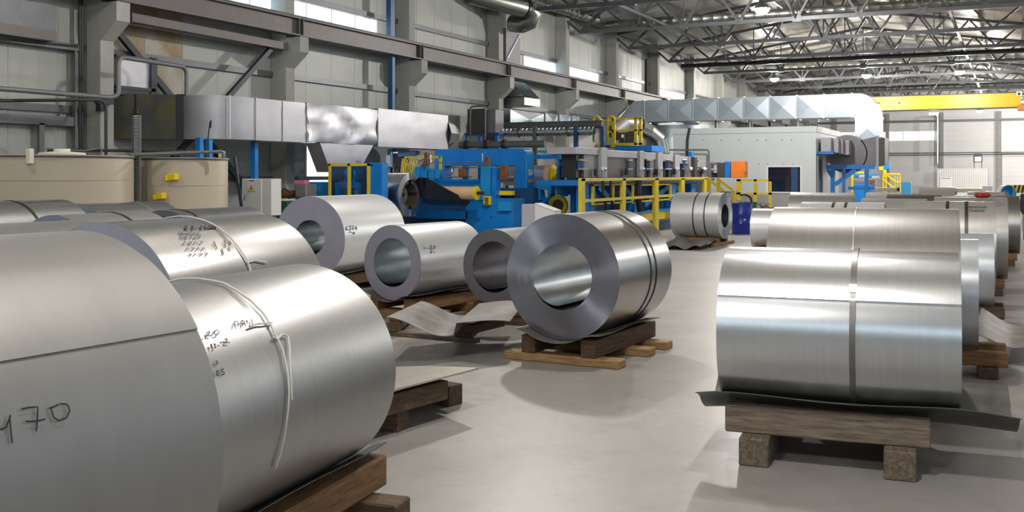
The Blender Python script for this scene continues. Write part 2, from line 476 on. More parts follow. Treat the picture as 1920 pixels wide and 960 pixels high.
dr = struct(MB().box((-.9, YF - .0, 3.45), (3.4, YF + .1, 3.55)).build('door_1', M['steel_grey']))
for k in range(9):
    MB().box((-.9, YF + .02, .384 * k), (3.4, YF + .07, .384 * (k + 1))).build('slat', M['panel_white'], dr, bevel=.02)
for i, x in enumerate(FX[1:6]):
    c = thing('wall_post', 'pale post on the far wall, %s from its left end' % ORD[i], 'column', (x, YF - .2, 0), group='posts of the far wall')
    MB().box((x - .16, YF - .32, 0), (x + .16, YF - .03, 7.2)).build('shaft', M['concrete_col'], c)
for z in (3.62, 3.45):
    MB().cyl((-14, YF - .42, z), (6, YF - .42, z), .035, 8).build('pipe_rail', M['pipe'], wf)
MB().box((-17, YF - .5, 6.35), (6, YF - .36, 6.55)).build('girt', M['steel_grey'], wf)

# ---- other sides (not in view, open strips are left in them to let light in)
struct(MB().box((-17, -12.2, 0), (20, -12, 4.3)).build('wall_back', M['panel']))
struct(MB().box((-17, -12.2, 5.3), (20, -12, 9.9)).build('wall_back', M['panel']))
struct(MB().box((20, -12, 0), (20.2, 100, 4.6)).build('wall_right', M['panel']))
struct(MB().box((20, -12, 5.5), (20.2, 100, 9.9)).build('wall_right', M['panel']))

# ---- roof: two slopes over the hall, next bay beyond X = 2.4
m = MB()
zr = lambda x: zroof(x)
m.prism([(-16.8, -12.3, zr(-16.8) + .12), (-7, -12.3, zr(-7) + .12), (2.4, -12.3, zr(2.4) + .12), (11.2, -12.3, zr(-7) + .12), (20.4, -12.3, 8.2),
         (20.4, -12.3, 8.4), (11.2, -12.3, zr(-7) + .3), (2.4, -12.3, zr(2.4) + .3), (-7, -12.3, zr(-7) + .3), (-16.8, -12.3, zr(-16.8) + .3)], (0, 112.8, 0))
ceil = struct(m.build('ceiling', M['roof']))
# ribbed deck sheets
SL = atan2(1.4, 9.4)
def deck_piece(mt):
    L = 9.4 / cos(SL) / 3; ny = 3.0; pr = MB(); prof = []
    n = 10; p = ny / n
    for i in range(n):
        y = -ny / 2 + i * p
        prof += [(y, 0), (y + p * .55, 0), (y + p * .65, .045), (y + p * .9, .045)]
    prof.append((ny / 2, 0))
    vs = []; fs = []
    for (y, z) in prof: vs += [(-L / 2 + .006, y, z), (L / 2 - .006, y, z)]
    for i in range(len(prof) - 1): fs.append((2 * i, 2 * i + 2, 2 * i + 3, 2 * i + 1))
    pr.add(vs, fs)
    return pr.build('roof_sheet', mt, ceil, local=True)
deck0 = deck_piece(M['roof']); deck1 = deck_piece(M['roof_ochre'])
used0 = [False, False]
for k in range(25):
    for side in (-1, 1):
        for q in range(3):
            xm = -7 + side * 9.4 * (q + .5) / 3
            y = 25.5 + 3 * k
            oc = 1 if (side == 1 and q >= 1 and k < 9 and (k + q) % 3 != 0) else 0
            src = (deck0, deck1)[oc]
            if not used0[oc]: o = src; used0[oc] = True
            else:
                o = bpy.data.objects.new('roof_sheet', src.data); COL.objects.link(o); o.parent = ceil
            o.location = Vector((xm, y, zroof(xm) + .06)) - WL[ceil.name]
            o.rotation_euler = (0, side * SL, 0)
for side in (-1, 1):
    for q in range(6):
        x = -7 + side * (0.5 + q * 1.72)
        MB().box((x - .035, 24, zroof(x) - .16), (x + .035, 100, zroof(x) + .02)).build('purlin', M['steel_grey'], ceil)

# ---- roof trusses
ZB = 7.30
def make_truss(y):
    t = thing('roof_truss', 'grey steel lattice truss under the roof', 'truss', (-7, y, ZB), group='roof trusses across the hall')
    MB().box((-15.4, y - .075, ZB - .07), (1.5, y + .075, ZB + .07)).build('bottom_chord', M['truss'], t)
    zt = lambda x: zroof(x) - .27
    MB().beam((-16.2, y, zt(-16.2)), (-7, y, zt(-7)), .14, .13).build('top_chord', M['truss'], t)
    MB().beam((-7, y, zt(-7)), (2.3, y, zt(2.3)), .14, .13).build('top_chord', M['truss'], t)
    n = 8; p = 16.8 / n
    def web(a, b):
        m = MB()
        for s in (-.055, .055):
            m.beam((a[0], y + s, a[1]), (b[0], y + s, b[1]), .05, .075)
        m.build('web_member', M['truss'], t)
    for i in range(n + 1):
        x = -15.4 + p * i
        if i < n:
            xm = x + p / 2
            web((x, ZB), (xm, zt(xm))); web((xm, zt(xm)), (x + p, ZB))
    web((-16.1, zt(-16.1)), (-15.4, ZB))
    for i in (2, 4, 6):
        x = -15.4 + p * i
        MB().beam((x, y, ZB), (x, y, zt(x)), .04, .04).build('hanger', M['truss'], t)
        MB().box((x - .16, y - .09, ZB - .12), (x + .16, y + .09, ZB + .1)).build('gusset_plate', M['truss'], t)
    return t
tr0 = make_truss(32.17)
tr0['label'] = 'grey steel lattice roof truss, nearest of those in view'
for i, y in enumerate(COLY[5:]):
    o = copy_tree(tr0); o.location = (-7, y + .17, ZB)
    o['label'] = 'grey steel lattice roof truss, %s one from the near end' % ORD[i + 1]
    WL[o.name] = Vector(o.location)
# ties that run the length of the roof
for x, nm in ((-12.0, 'grey steel tie tube running the length of the roof on the window side'), (-2.0, 'grey steel tie tube running the length of the roof on the aisle side')):
    tag(MB().beam((x, 26, ZB + .11), (x, 99, ZB + .11), .10, .10).build('roof_tie', M['truss']), nm, 'beam')
# slanted braces between neighbouring trusses
for i in range(4, 11):
    ya, yb = COLY[i] + .17, COLY[i + 1] + .17
    t = thing('roof_brace', 'pair of crossed steel braces in the %s bay of the roof' % ORD[i - 4], 'brace', (-7, (ya + yb) / 2, 7.4), group='crossed braces of the roof')
    for sg in (-1, 1):
        zt = zroof(-7) - .3
        MB().beam((-7 + .05 * sg, ya, ZB if sg > 0 else zt), (-7 + .05 * sg, yb, zt if sg > 0 else ZB), .06, .06).build('brace_bar', M['truss'], t)
        MB().beam((-12.4, ya, ZB if sg > 0 else zroof(-12.4) - .3), (-12.4, yb, zroof(-12.4) - .3 if sg > 0 else ZB), .06, .06).build('brace_bar', M['truss'], t)

# ---- lamps: high bay fittings hung below the trusses
def hibay(x, y, z, label, watt):
    t = thing('high_bay_lamp', label, 'lamp', (x, y, z), group='high bay lamps')
    MB().lathe((x, y, z), (0, 0, 1), [(.04, .26), (.16, .20), (.26, .10), (.38, .09), (.38, 0.001)], 20).build('reflector', M['steel_grey'], t, smooth=True)
    MB().lathe((x, y, z + .04), (0, 0, -1), [(0, .235), (.07, .225), (.13, .17), (.165, .09), (.175, .001)], 20).build('lens', M['lens'], t, smooth=True)
    MB().cyl((x, y, z + .38), (x, y, zroof(x if x < 2.4 else -7) + .05), .012, 6).build('hanger_rod', M['steel_dark'], t)
    l = bpy.data.lights.new('high_bay_light', 'POINT'); l.energy = watt; l.color = (1.0, .955, .90); l.shadow_soft_size = .15
    lo = bpy.data.objects.new('high_bay_light', l); COL.objects.link(lo); lo.location = (x, y, z - .36)
LAMPS = [  # x, y, z, watt, label
    (-2.8, -4.3, 7, .6, 'high bay lamp out of sight behind the viewer, aisle side'), (-12, -4, 7, .15, 'high bay lamp out of sight behind the viewer, window side'),
    (-2.0, 10.5, 7, .5, 'high bay lamp out of sight over the near end of the right-hand coil row'), (-1.4, 3.0, 7, .4, 'high bay lamp out of sight right above the viewer'), (-7.4, 16, 7, 1.05, 'high bay lamp out of sight over the left-hand coil row'), (-12.5, 8, 7, .15, 'high bay lamp out of sight over the cream tanks'),
    (-7.3, 33.7, 7, 1.9, 'glaring high bay lamp cut by the top edge of the photo'),
    (-12, 58.6, 7, 1.25, 'glaring high bay lamp above the cross-braced duct, nearest the windows'), (-7.1, 58.6, 7, 1.25, 'glaring high bay lamp above the elbow of the cross-braced duct'),
    (-2.5, 58.6, 7, 1.25, 'glaring high bay lamp right above the yellow crane girder'), (-2.2, 83.5, 6.35, 2.0, 'glaring high bay lamp below the yellow crane girder'),
    (8, -4, 7, .15, 'added unseen fill lamp in the neighbouring bay, behind the viewer'), (8, 14, 7, .2, 'added unseen fill lamp in the neighbouring bay, beside the nearest coils'), (8, 34, 7, .6, 'added unseen fill lamp in the neighbouring bay, beside the leveller line'),  # unseen lamps added in the next bay as fill light
    (8, 58, 7, 1.35, 'added unseen fill lamp in the neighbouring bay, beside the control booth'), (6, 80, 7, 3.2, 'added unseen fill lamp in the neighbouring bay, beyond the crane'), (5, 93, 7, 2.5, 'added unseen fill lamp in the neighbouring bay, close to the far wall')]  # added out of view to brighten the far end of the hall
for x, y, z, w, nm in LAMPS: hibay(x, y, z, nm, w * LAMP_W)
# ================================================================ steel coils
COILS = {}
def coil(key, label, x, y, R, L, ph, pal, r, wrap='zinc', edge='edge_pale', lap=None, straps=(), group=None, bore='bore', name='steel_coil'):
    """x, y: middle of the near end in camera terms; ph: heading of the axis to the right of the view (deg)"""
    ph = radians(ph)
    cx, cy = cam2w(x + sin(ph) * L / 2, y + cos(ph) * L / 2)
    t = thing(name, label, 'coil', (cx, cy, pal), TH - ph, group)
    COILS[key] = dict(t=t, R=R, L=L, r=r, c=Vector((cx, cy, pal + R)), rz=TH - ph, pal=pal)
    # outer wrap: follows a spiral that ends in a lap
    m = MB(); n = 112; prof = []
    for i in range(n):
        a = 2 * pi * i / n
        rr = R
        if lap is not None:
            sg = 1 if lap[1] > 0 else -1
            d = (sg * (a - radians(lap[0]))) % (2 * pi)   # angle past the lap edge, on the side where the tail lies
            if d < abs(radians(lap[1])): rr = R + .0035 + lap[2] * (1 - d / abs(radians(lap[1]))) ** 2
        prof.append((a, rr))
    if lap is not None:                                  # sharp step at the edge of the tail
        prof.append(((radians(lap[0]) - 1e-4 * sg) % (2 * pi), R)); prof.append((radians(lap[0]) % (2 * pi), R + .0035 + lap[2]))
        prof.sort()
    vs = []; N = len(prof)
    ysg = [-L / 2, L / 2]
    for yy in ysg:
        vs += [(rr * cos(a), yy, R + rr * sin(a)) for a, rr in prof]
    fs = [(i, (i + 1) % N, N + (i + 1) % N, N + i) for i in range(N)]
    m.add(vs, fs)
    o = m.build('outer_wrap', M[wrap], t, local=True, smooth=True)
    # two faces made of the edges of the layers, slightly stepped
    for sg in (-1, 1):
        rnd = random.Random(sum(map(ord, key)) + sg)
        pr = []; k = 14
        for i in range(k + 1):
            rr = r + (R - r) * i / k
            pr.append((rnd.uniform(-.0005, .0005) if 0 < i < k else 0, rr))
        f = MB().lathe((0, sg * L / 2, R), (0, sg, 0), pr, 72)
        f.build('end_face', M[edge], t, local=True, smooth=True)
    MB().lathe((0, -L / 2, R), (0, 1, 0), [(0, r), (L, r)], 64).build('bore_lining', M[bore], t, local=True, smooth=True)
    # free end of the innermost wrap
    iw = MB(); vs = []; fs = []
    for i in range(13):
        a = radians(200) + radians(62) * i / 12; rr = r - .004 - .03 * (i / 12) ** 2
        for yy in (-L / 2 + .004, L / 2 - .004): vs.append((rr * cos(a), yy, R + rr * sin(a)))
    for i in range(12): fs.append((2 * i, 2 * i + 2, 2 * i + 3, 2 * i + 1))
    iw.add(vs, fs); iw.build('inner_tail', M[bore], t, local=True, smooth=True)
    for (yy, w, mt) in straps:
        MB().lathe((0, yy - w / 2, R), (0, 1, 0), [(0, R + .001), (0, R + .0065), (w, R + .0065), (w, R + .001)], 96).build('strap', M[mt], t, local=True, smooth=True)
    return t

def on_coil(key, u, v, off=.002):
    """where the pixel ray meets the wrap, in the coil's own frame"""
    k = COILS[key]
    o = Vector((0, 0, H)); d = (W(u, v, 1.0) - o)
    rot = Matrix.Rotation(-k['rz'], 3, 'Z')
    o2 = rot @ (o - k['c']); d2 = rot @ d
    A = d2.x ** 2 + d2.z ** 2; B = 2 * (o2.x * d2.x + o2.z * d2.z); Cc = o2.x ** 2 + o2.z ** 2 - (k['R'] + off) ** 2
    disc = B * B - 4 * A * Cc
    if disc < 0: s = -B / (2 * A)
    else: s = (-B - sqrt(disc)) / (2 * A)
    p = o2 + d2 * s
    q = Vector((p.x, 0, p.z)); q.normalize()
    return Vector((q.x * (k['R'] + off), max(-k['L'] / 2, min(k['L'] / 2, p.y)), q.z * (k['R'] + off) + k['R'])), q

def ink(key, strokes, w=.006, mt='ink', name='handwriting'):
    """pen strokes given by the pixels they cross"""
    m = MB()
    for st in strokes:
        pts = []
        for a, b in zip(st[:-1], st[1:]):
            for i in range(3): pts.append((a[0] + (b[0] - a[0]) * i / 3, a[1] + (b[1] - a[1]) * i / 3))
        pts.append(st[-1])
        P = [on_coil(key, u, v, .0075) for u, v in pts]
        vs = []
        for i, (p, nrm) in enumerate(P):
            t = P[min(i + 1, len(P) - 1)][0] - P[max(i - 1, 0)][0]
            if t.length < 1e-6: t = Vector((0, 1, 0))
            sd = t.normalized().cross(nrm) * w / 2
            vs += [p + sd, p - sd]
        m.add(vs, [(2 * i, 2 * i + 1, 2 * i + 3, 2 * i + 2) for i in range(len(P) - 1)])
    return m.build(name, M[mt], COILS[key]['t'], local=True)
def rope(key, lines, r=.006, name='cord', over=True):
    m = MB()
    for st in lines:
        pts = []
        for a, b in zip(st[:-1], st[1:]):
            for i in range(4): pts.append((a[0] + (b[0] - a[0]) * i / 4, a[1] + (b[1] - a[1]) * i / 4))
        pts.append(st[-1])
        P = [on_coil(key, u, v, r + .006)[0] for u, v in pts]
        if over and st is lines[0]:                      # carry the cord on over the crest
            R = COILS[key]['R']; a0 = atan2(P[0].z - R, P[0].x); rr = R + r + .006
            P = [Vector((rr * cos(a0 + .9 - .15 * i), P[0].y, R + rr * sin(a0 + .9 - .15 * i))) for i in range(6)] + P
        m.tube(P, r, 6)
    return m.build(name, M['rope'], COILS[key]['t'], local=True, smooth=True)

def skid(key, label, g=.30, w=.13, L=None, ext=.0, bw=.16, bh=None, mats=('wood_dark_y', 'wood_dark_x'), sheet=None, shift=0, bearers=(-.38, .38), blen=None, sheet_label=None, sheet_mat='sheet', bshift=0.0):
    """two chocks along the coil on two bearers across it"""
    k = COILS[key]; R = k['R']; pal = k['pal']
    top = pal + R - sqrt(R * R - (g - w / 2) ** 2) - .012
    bh = bh or top * .42
    Lb = L or k['L'] * .92
    t = thing('timber_skid', label, 'skid', (k['c'].x, k['c'].y, 0), k['rz'], 'timber skids under the coils')
    for sx in (-1, 1):
        MB().box((sx * g - w / 2, -Lb / 2 + shift, bh), (sx * g + w / 2, Lb / 2 + shift, top)).build('chock_beam', M[mats[0]], t, local=True, bevel=.008)
    bl = blen or (2 * g + w + .16)
    for f in bearers:
        MB().box((-bl / 2 + bshift, f * Lb - bw / 2 + shift, 0), (bl / 2 + bshift, f * Lb + bw / 2 + shift, bh)).build('bearer', M[mats[1]], t, local=True, bevel=.008)
    if sheet: drape(key, sheet_label, sheet, g, sheet_mat)
    return t
def drape(key, label, sh, g, mt='sheet'):
    """thin steel sheet cradled between coil and chocks; sh = (extra near, extra far, half width left, half width right, wave)"""
    k = COILS[key]; R = k['R']; L = k['L']; pal = k['pal']
    ya, yb = -L / 2 - sh[0], L / 2 + sh[1]; xa, xb = -sh[2], sh[3]
    nx, ny = 28, 16; th = .005
    gg = g - .02
    zt = pal + R - sqrt(R * R - gg * gg); slope = gg / sqrt(R * R - gg * gg)
    def z(x, y):
        a = abs(x)
        if a <= gg: zz = pal + R - sqrt(R * R - a * a)
        else: zz = zt + slope * .12 * (1 - math.exp(-(a - gg) / .12 * 1.0)) * .55
        over = max(0, y - L / 2, -L / 2 - y)
        return zz - .006 + sh[4] * over * (1 if y > 0 else .6) + .012 * sin(y * 5 + x * 3) * min(1, max(0, (a - gg) / .15))
    vs = []
    for l in (0, -th):
        for i in range(nx + 1):
            for j in range(ny + 1):
                x = xa + (xb - xa) * i / nx; y = ya + (yb - ya) * j / ny
                vs.append((x, y, z(x, y) + l))
    q = (nx + 1) * (ny + 1); fs = []
    I = lambda i, j: i * (ny + 1) + j
    for i in range(nx):
        for j in range(ny):
            fs.append((I(i, j), I(i + 1, j), I(i + 1, j + 1), I(i, j + 1)))
            fs.append((q + I(i, j), q + I(i, j + 1), q + I(i + 1, j + 1), q + I(i + 1, j)))
    for i in range(nx):
        for j in (0, ny): fs.append((I(i, j), I(i + 1, j), q + I(i + 1, j), q + I(i, j)))
    for j in range(ny):
        for i in (0, nx): fs.append((I(i, j), I(i, j + 1), q + I(i, j + 1), q + I(i, j)))
    m = MB().add(vs, fs)
    o = m.build('cradle_sheet', M[mt], None, local=True, smooth=True)
    o.location = (k['c'].x, k['c'].y, 0); o.rotation_euler = (0, 0, k['rz'])
    WL[o.name] = Vector(o.location)
    tag(o, label, 'sheet', 'steel sheets laid under the coils')

def loose_sheet(name, label, c4, waves, mt, th=.005, n=(30, 12), group='steel sheets laid under the coils'):
    """four corner points (near-left, near-right, far-right, far-left), waves(s, t) adds height"""
    nx, ny = n; vs = []
    c4 = [Vector(p) for p in c4]
    for l in (0, -th):
        for i in range(nx + 1):
            for j in range(ny + 1):
                s = i / nx; t = j / ny
                p = c4[0] * (1 - s) * (1 - t) + c4[1] * s * (1 - t) + c4[2] * s * t + c4[3] * (1 - s) * t
                vs.append(p + Vector((0, 0, waves(s, t) + l)))
    q = (nx + 1) * (ny + 1); fs = []
    I = lambda i, j: i * (ny + 1) + j
    for i in range(nx):
        for j in range(ny):
            fs.append((I(i, j), I(i + 1, j), I(i + 1, j + 1), I(i, j + 1)))
            fs.append((q + I(i, j), q + I(i, j + 1), q + I(i + 1, j + 1), q + I(i + 1, j)))
    for i in range(nx):
        for j in (0, ny): fs.append((I(i, j), I(i + 1, j), q + I(i + 1, j), q + I(i, j)))
    for j in range(ny):
        for i in (0, nx): fs.append((I(i, j), I(i, j + 1), q + I(i, j + 1), q + I(i, j)))
    return tag(MB().add(vs, fs).build(name, M[mt], smooth=True), label, 'sheet', group)

# ---- the left rows (axis along the hall, near ends towards the camera)
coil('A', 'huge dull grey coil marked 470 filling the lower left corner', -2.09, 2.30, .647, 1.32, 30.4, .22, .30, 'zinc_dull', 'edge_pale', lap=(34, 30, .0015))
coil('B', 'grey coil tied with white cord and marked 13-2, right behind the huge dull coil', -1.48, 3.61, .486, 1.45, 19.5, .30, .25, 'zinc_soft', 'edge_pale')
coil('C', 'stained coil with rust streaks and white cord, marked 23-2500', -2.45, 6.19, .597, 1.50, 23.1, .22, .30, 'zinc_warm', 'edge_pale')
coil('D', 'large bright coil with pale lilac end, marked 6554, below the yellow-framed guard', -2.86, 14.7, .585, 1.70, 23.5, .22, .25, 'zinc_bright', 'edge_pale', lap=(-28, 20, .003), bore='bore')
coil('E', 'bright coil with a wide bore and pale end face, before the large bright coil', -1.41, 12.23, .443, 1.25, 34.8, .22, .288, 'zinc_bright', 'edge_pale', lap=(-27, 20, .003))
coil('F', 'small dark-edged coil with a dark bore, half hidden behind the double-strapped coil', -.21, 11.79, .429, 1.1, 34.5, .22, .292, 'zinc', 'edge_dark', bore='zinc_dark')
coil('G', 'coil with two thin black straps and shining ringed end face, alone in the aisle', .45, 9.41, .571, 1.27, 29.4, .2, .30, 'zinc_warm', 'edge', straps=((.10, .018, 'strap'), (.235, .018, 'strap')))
def left_coil(key, label, u, vtop, R, L, pal=.2, r=.28, ph=24, **kw):
    d = (H - pal - 2 * R) * F / (vtop - V0)
    coil(key, label, (u - U0) / F * d, d, R, L, ph, pal, r, **kw)
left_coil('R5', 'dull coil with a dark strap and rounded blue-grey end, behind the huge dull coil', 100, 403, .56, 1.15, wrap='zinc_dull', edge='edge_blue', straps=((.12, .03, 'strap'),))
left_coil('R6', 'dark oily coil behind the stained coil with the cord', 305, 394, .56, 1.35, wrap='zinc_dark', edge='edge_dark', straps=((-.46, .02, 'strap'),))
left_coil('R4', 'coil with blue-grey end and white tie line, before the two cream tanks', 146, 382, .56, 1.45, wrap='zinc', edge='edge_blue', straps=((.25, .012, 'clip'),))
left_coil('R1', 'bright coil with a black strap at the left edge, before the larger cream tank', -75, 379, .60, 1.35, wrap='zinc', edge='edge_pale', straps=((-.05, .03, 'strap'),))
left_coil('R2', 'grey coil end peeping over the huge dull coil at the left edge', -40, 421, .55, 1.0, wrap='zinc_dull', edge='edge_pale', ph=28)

# ---- the coil by the drums and the right row (axis across the aisle, right ends nearer)
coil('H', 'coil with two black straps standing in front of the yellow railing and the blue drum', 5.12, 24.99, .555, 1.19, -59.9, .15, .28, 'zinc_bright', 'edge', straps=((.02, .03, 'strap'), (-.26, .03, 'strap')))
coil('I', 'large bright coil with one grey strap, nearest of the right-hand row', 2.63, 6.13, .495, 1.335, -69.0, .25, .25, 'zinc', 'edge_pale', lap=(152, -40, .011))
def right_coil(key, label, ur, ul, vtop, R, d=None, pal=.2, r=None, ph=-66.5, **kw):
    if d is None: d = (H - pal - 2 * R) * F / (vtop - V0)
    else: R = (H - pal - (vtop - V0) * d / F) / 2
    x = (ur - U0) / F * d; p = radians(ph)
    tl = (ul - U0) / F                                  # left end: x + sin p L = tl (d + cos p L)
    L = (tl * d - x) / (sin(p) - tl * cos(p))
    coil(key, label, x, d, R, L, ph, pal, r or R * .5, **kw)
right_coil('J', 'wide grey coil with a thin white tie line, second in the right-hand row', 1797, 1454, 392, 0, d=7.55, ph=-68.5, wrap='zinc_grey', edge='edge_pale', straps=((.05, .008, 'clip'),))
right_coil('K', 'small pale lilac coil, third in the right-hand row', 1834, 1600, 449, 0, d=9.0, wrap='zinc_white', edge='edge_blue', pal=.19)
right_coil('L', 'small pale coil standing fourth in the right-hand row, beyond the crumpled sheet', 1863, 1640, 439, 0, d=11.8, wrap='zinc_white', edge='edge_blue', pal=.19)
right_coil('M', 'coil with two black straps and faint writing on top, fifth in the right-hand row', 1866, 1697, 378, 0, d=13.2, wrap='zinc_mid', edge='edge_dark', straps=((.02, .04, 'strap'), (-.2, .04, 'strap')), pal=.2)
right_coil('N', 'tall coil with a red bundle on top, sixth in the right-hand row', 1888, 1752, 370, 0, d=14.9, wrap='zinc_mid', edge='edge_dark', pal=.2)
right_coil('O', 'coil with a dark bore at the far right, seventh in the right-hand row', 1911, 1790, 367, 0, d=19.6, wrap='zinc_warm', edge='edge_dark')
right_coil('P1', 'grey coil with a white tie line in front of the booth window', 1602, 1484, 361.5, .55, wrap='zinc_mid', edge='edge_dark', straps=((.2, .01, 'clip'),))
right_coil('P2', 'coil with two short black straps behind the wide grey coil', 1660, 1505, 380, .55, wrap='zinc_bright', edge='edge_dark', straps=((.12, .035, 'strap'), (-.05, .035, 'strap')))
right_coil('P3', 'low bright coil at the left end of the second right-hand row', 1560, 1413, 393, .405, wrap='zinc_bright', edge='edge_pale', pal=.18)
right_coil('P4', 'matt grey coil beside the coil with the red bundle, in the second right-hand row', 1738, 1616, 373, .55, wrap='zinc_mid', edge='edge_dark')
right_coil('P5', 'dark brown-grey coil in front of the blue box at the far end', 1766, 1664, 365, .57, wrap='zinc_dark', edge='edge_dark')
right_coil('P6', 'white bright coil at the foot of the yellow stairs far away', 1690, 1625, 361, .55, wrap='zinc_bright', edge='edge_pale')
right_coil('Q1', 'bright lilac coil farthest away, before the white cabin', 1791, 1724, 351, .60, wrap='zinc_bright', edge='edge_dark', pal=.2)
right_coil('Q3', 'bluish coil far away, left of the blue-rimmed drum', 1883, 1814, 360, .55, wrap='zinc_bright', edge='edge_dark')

# ---- lines scrawled on the coils
ink('A', [[(20, 778), (12, 800), (4, 806), (-6, 800)], [(18, 780), (20, 805), (23, 831)]], .0045)
ink('A', [[(40, 767), (55, 764), (71, 763), (70, 785), (68, 809)], [(48, 790), (66, 790), (85, 786)]], .0045)
ink('A', [[(110, 758), (96, 766), (100, 782), (111, 789), (124, 784), (131, 770), (126, 758), (112, 757)], [(92, 766), (101, 763)]], .0045)
# ,20 / 13-2 / 0 / 25 / ПФ1
ink('B', [[(385, 629), (384, 633)], [(387, 625), (393, 621), (392, 626), (388, 630), (397, 629)], [(405, 619), (400, 624), (402, 628), (408, 627), (411, 622), (409, 619), (405, 619)]], .0044)
ink('B', [[(394, 648), (397, 645), (396, 653)], [(400, 645), (404, 645), (402, 648), (405, 650), (401, 653)], [(412, 643), (417, 642)], [(421, 637), (426, 635), (425, 639), (422, 643), (431, 642)]], .0044)
ink('B', [[(404, 678), (408, 677), (408, 681), (404, 684)], [(405, 697), (408, 695), (408, 698), (405, 703), (410, 703)], [(420, 692), (415, 693), (415, 697), (420, 697), (421, 701), (415, 703)]], .0044)
ink('B', [[(439, 613), (440, 603), (446, 602), (446, 612)], [(451, 604), (454, 601), (458, 602), (458, 606), (454, 607), (451, 604)], [(455, 600), (455, 611)], [(461, 604), (463, 600), (464, 608)], [(470, 600), (472, 599), (473, 609)]], .0044)
random.seed(11)
def scribble(key, x0, y0, wdt, hgt, n, mt='ink', w=.004):
    st = []
    for i in range(n):
        x = x0 + wdt * i / n; a = random.uniform(.6, 1) * hgt; cw = wdt / n * .7
        k = random.randrange(4)
        if k == 0: st.append([(x, y0 - a), (x + cw, y0 - a), (x + cw * .3, y0)])
        elif k == 1: st.append([(x + cw, y0 - a), (x, y0 - a * .6), (x + cw, y0 - a * .3), (x, y0)])
        elif k == 2: st.append([(x, y0), (x + cw * .5, y0 - a), (x + cw, y0)])
        else: st.append([(x, y0 - a), (x + cw, y0 - a * .8), (x + cw * .8, y0), (x, y0 - a * .2), (x, y0 - a)])
    ink(key, st, w, mt)
# 23-2500 and the faint rows below it
ink('C', [[(345, 425), (351, 423), (347, 429), (354, 429)], [(358, 424), (363, 423), (360, 426), (363, 428), (358, 430)], [(366, 427), (371, 426)],
          [(374, 424), (379, 423), (375, 428), (381, 428)], [(388, 422), (384, 423), (384, 425), (388, 426), (384, 428)],
          [(392, 423), (391, 427), (396, 427), (397, 423), (392, 423)], [(400, 422), (399, 427), (404, 427), (405, 422), (400, 422)]], .012)
for (yy, n) in ((438, 6), (446, 5), (457, 4), (469, 4), (480, 4)): scribble('C', 336 + (yy - 438) * .4, yy, 40, 6, n, 'ink_soft', .006)
# 6554 on the large bright coil, 1-25 / 74 on the coil beside it
ink('D', [[(652, 424), (648, 428), (650, 432), (653, 430), (649, 429)], [(659, 424), (655, 424), (656, 427), (659, 429), (655, 432)], [(664, 424), (661, 424), (661, 427), (664, 429), (661, 431)], [(667, 424), (666, 428), (670, 428)], [(669, 424), (669, 432)],
          [(655, 435), (659, 435)], [(661, 435), (662, 438), (665, 435), (664, 440)]], .012)
ink('E', [[(795, 461), (796, 468)], [(799, 465), (803, 465)], [(806, 460), (810, 461), (806, 467), (811, 467)], [(817, 461), (813, 462), (816, 464), (813, 467)], [(806, 472), (811, 471), (808, 476)], [(814, 471), (815, 475)]], .008)
scribble('M', 1815, 389, 36, 4, 6, 'ink_soft', .012); scribble('M', 1817, 396, 30, 4, 6, 'ink_soft', .012)

# cords and straps that do not run straight round
rope('C', [[(375, 411), (393, 417), (412, 428), (430, 443), (447, 463), (460, 483), (468, 500), (471, 514)], [(465, 492), (478, 488), (488, 490), (500, 492)]], .0055)
rope('B', [[(398, 526), (420, 531), (445, 545), (470, 563), (493, 586), (508, 609), (520, 634), (530, 656), (536, 682), (540, 705), (542, 735), (540, 770), (534, 815), (526, 850), (516, 878)],
           [(520, 633), (530, 627), (540, 630), (543, 650), (544, 690), (546, 720), (547, 750)], [(467, 612), (482, 607), (497, 606), (510, 604), (506, 610)], [(512, 632), (520, 636), (526, 630)]], .0042)
# the grey strap of the nearest right-hand coil, with its clip
k = COILS['I']
ys = on_coil('I', 1598, 600)[0].y
MB().lathe((0, ys - .016, k['R']), (0, 1, 0), [(0, k['R'] + .001), (0, k['R'] + .014), (.032, k['R'] + .014), (.032, k['R'] + .001)], 96).build('strap', M['strap_grey'], k['t'], local=True, smooth=True)
p, nrm = on_coil('I', 1598, 543)
ang = atan2(nrm.z, nrm.x); cl = MB(); vs = []
for da in (-.052, .052):
    for off in (.013, .019):
        for yy in (-.021, .021):
            vs.append(((k['R'] + off) * cos(ang + da), ys + yy, k['R'] + (k['R'] + off) * sin(ang + da)))
cl.add(vs, [(0, 1, 3, 2), (4, 6, 7, 5), (0, 4, 5, 1), (2, 3, 7, 6), (0, 2, 6, 4), (1, 5, 7, 3)]).build('strap_clip', M['clip'], k['t'], local=True)
# stain streaks on the cord-tied coil
st = []
for (u, v, l) in ((401, 452, 10), (404, 460, 7), (420, 450, 14), (428, 462, 8), (416, 466, 12), (430, 452, 6)):
    st.append([(u, v), (u + 2, v + l * .5), (u + 3, v + l)])
ink('C', st, .010, 'stain', 'rust_streak')

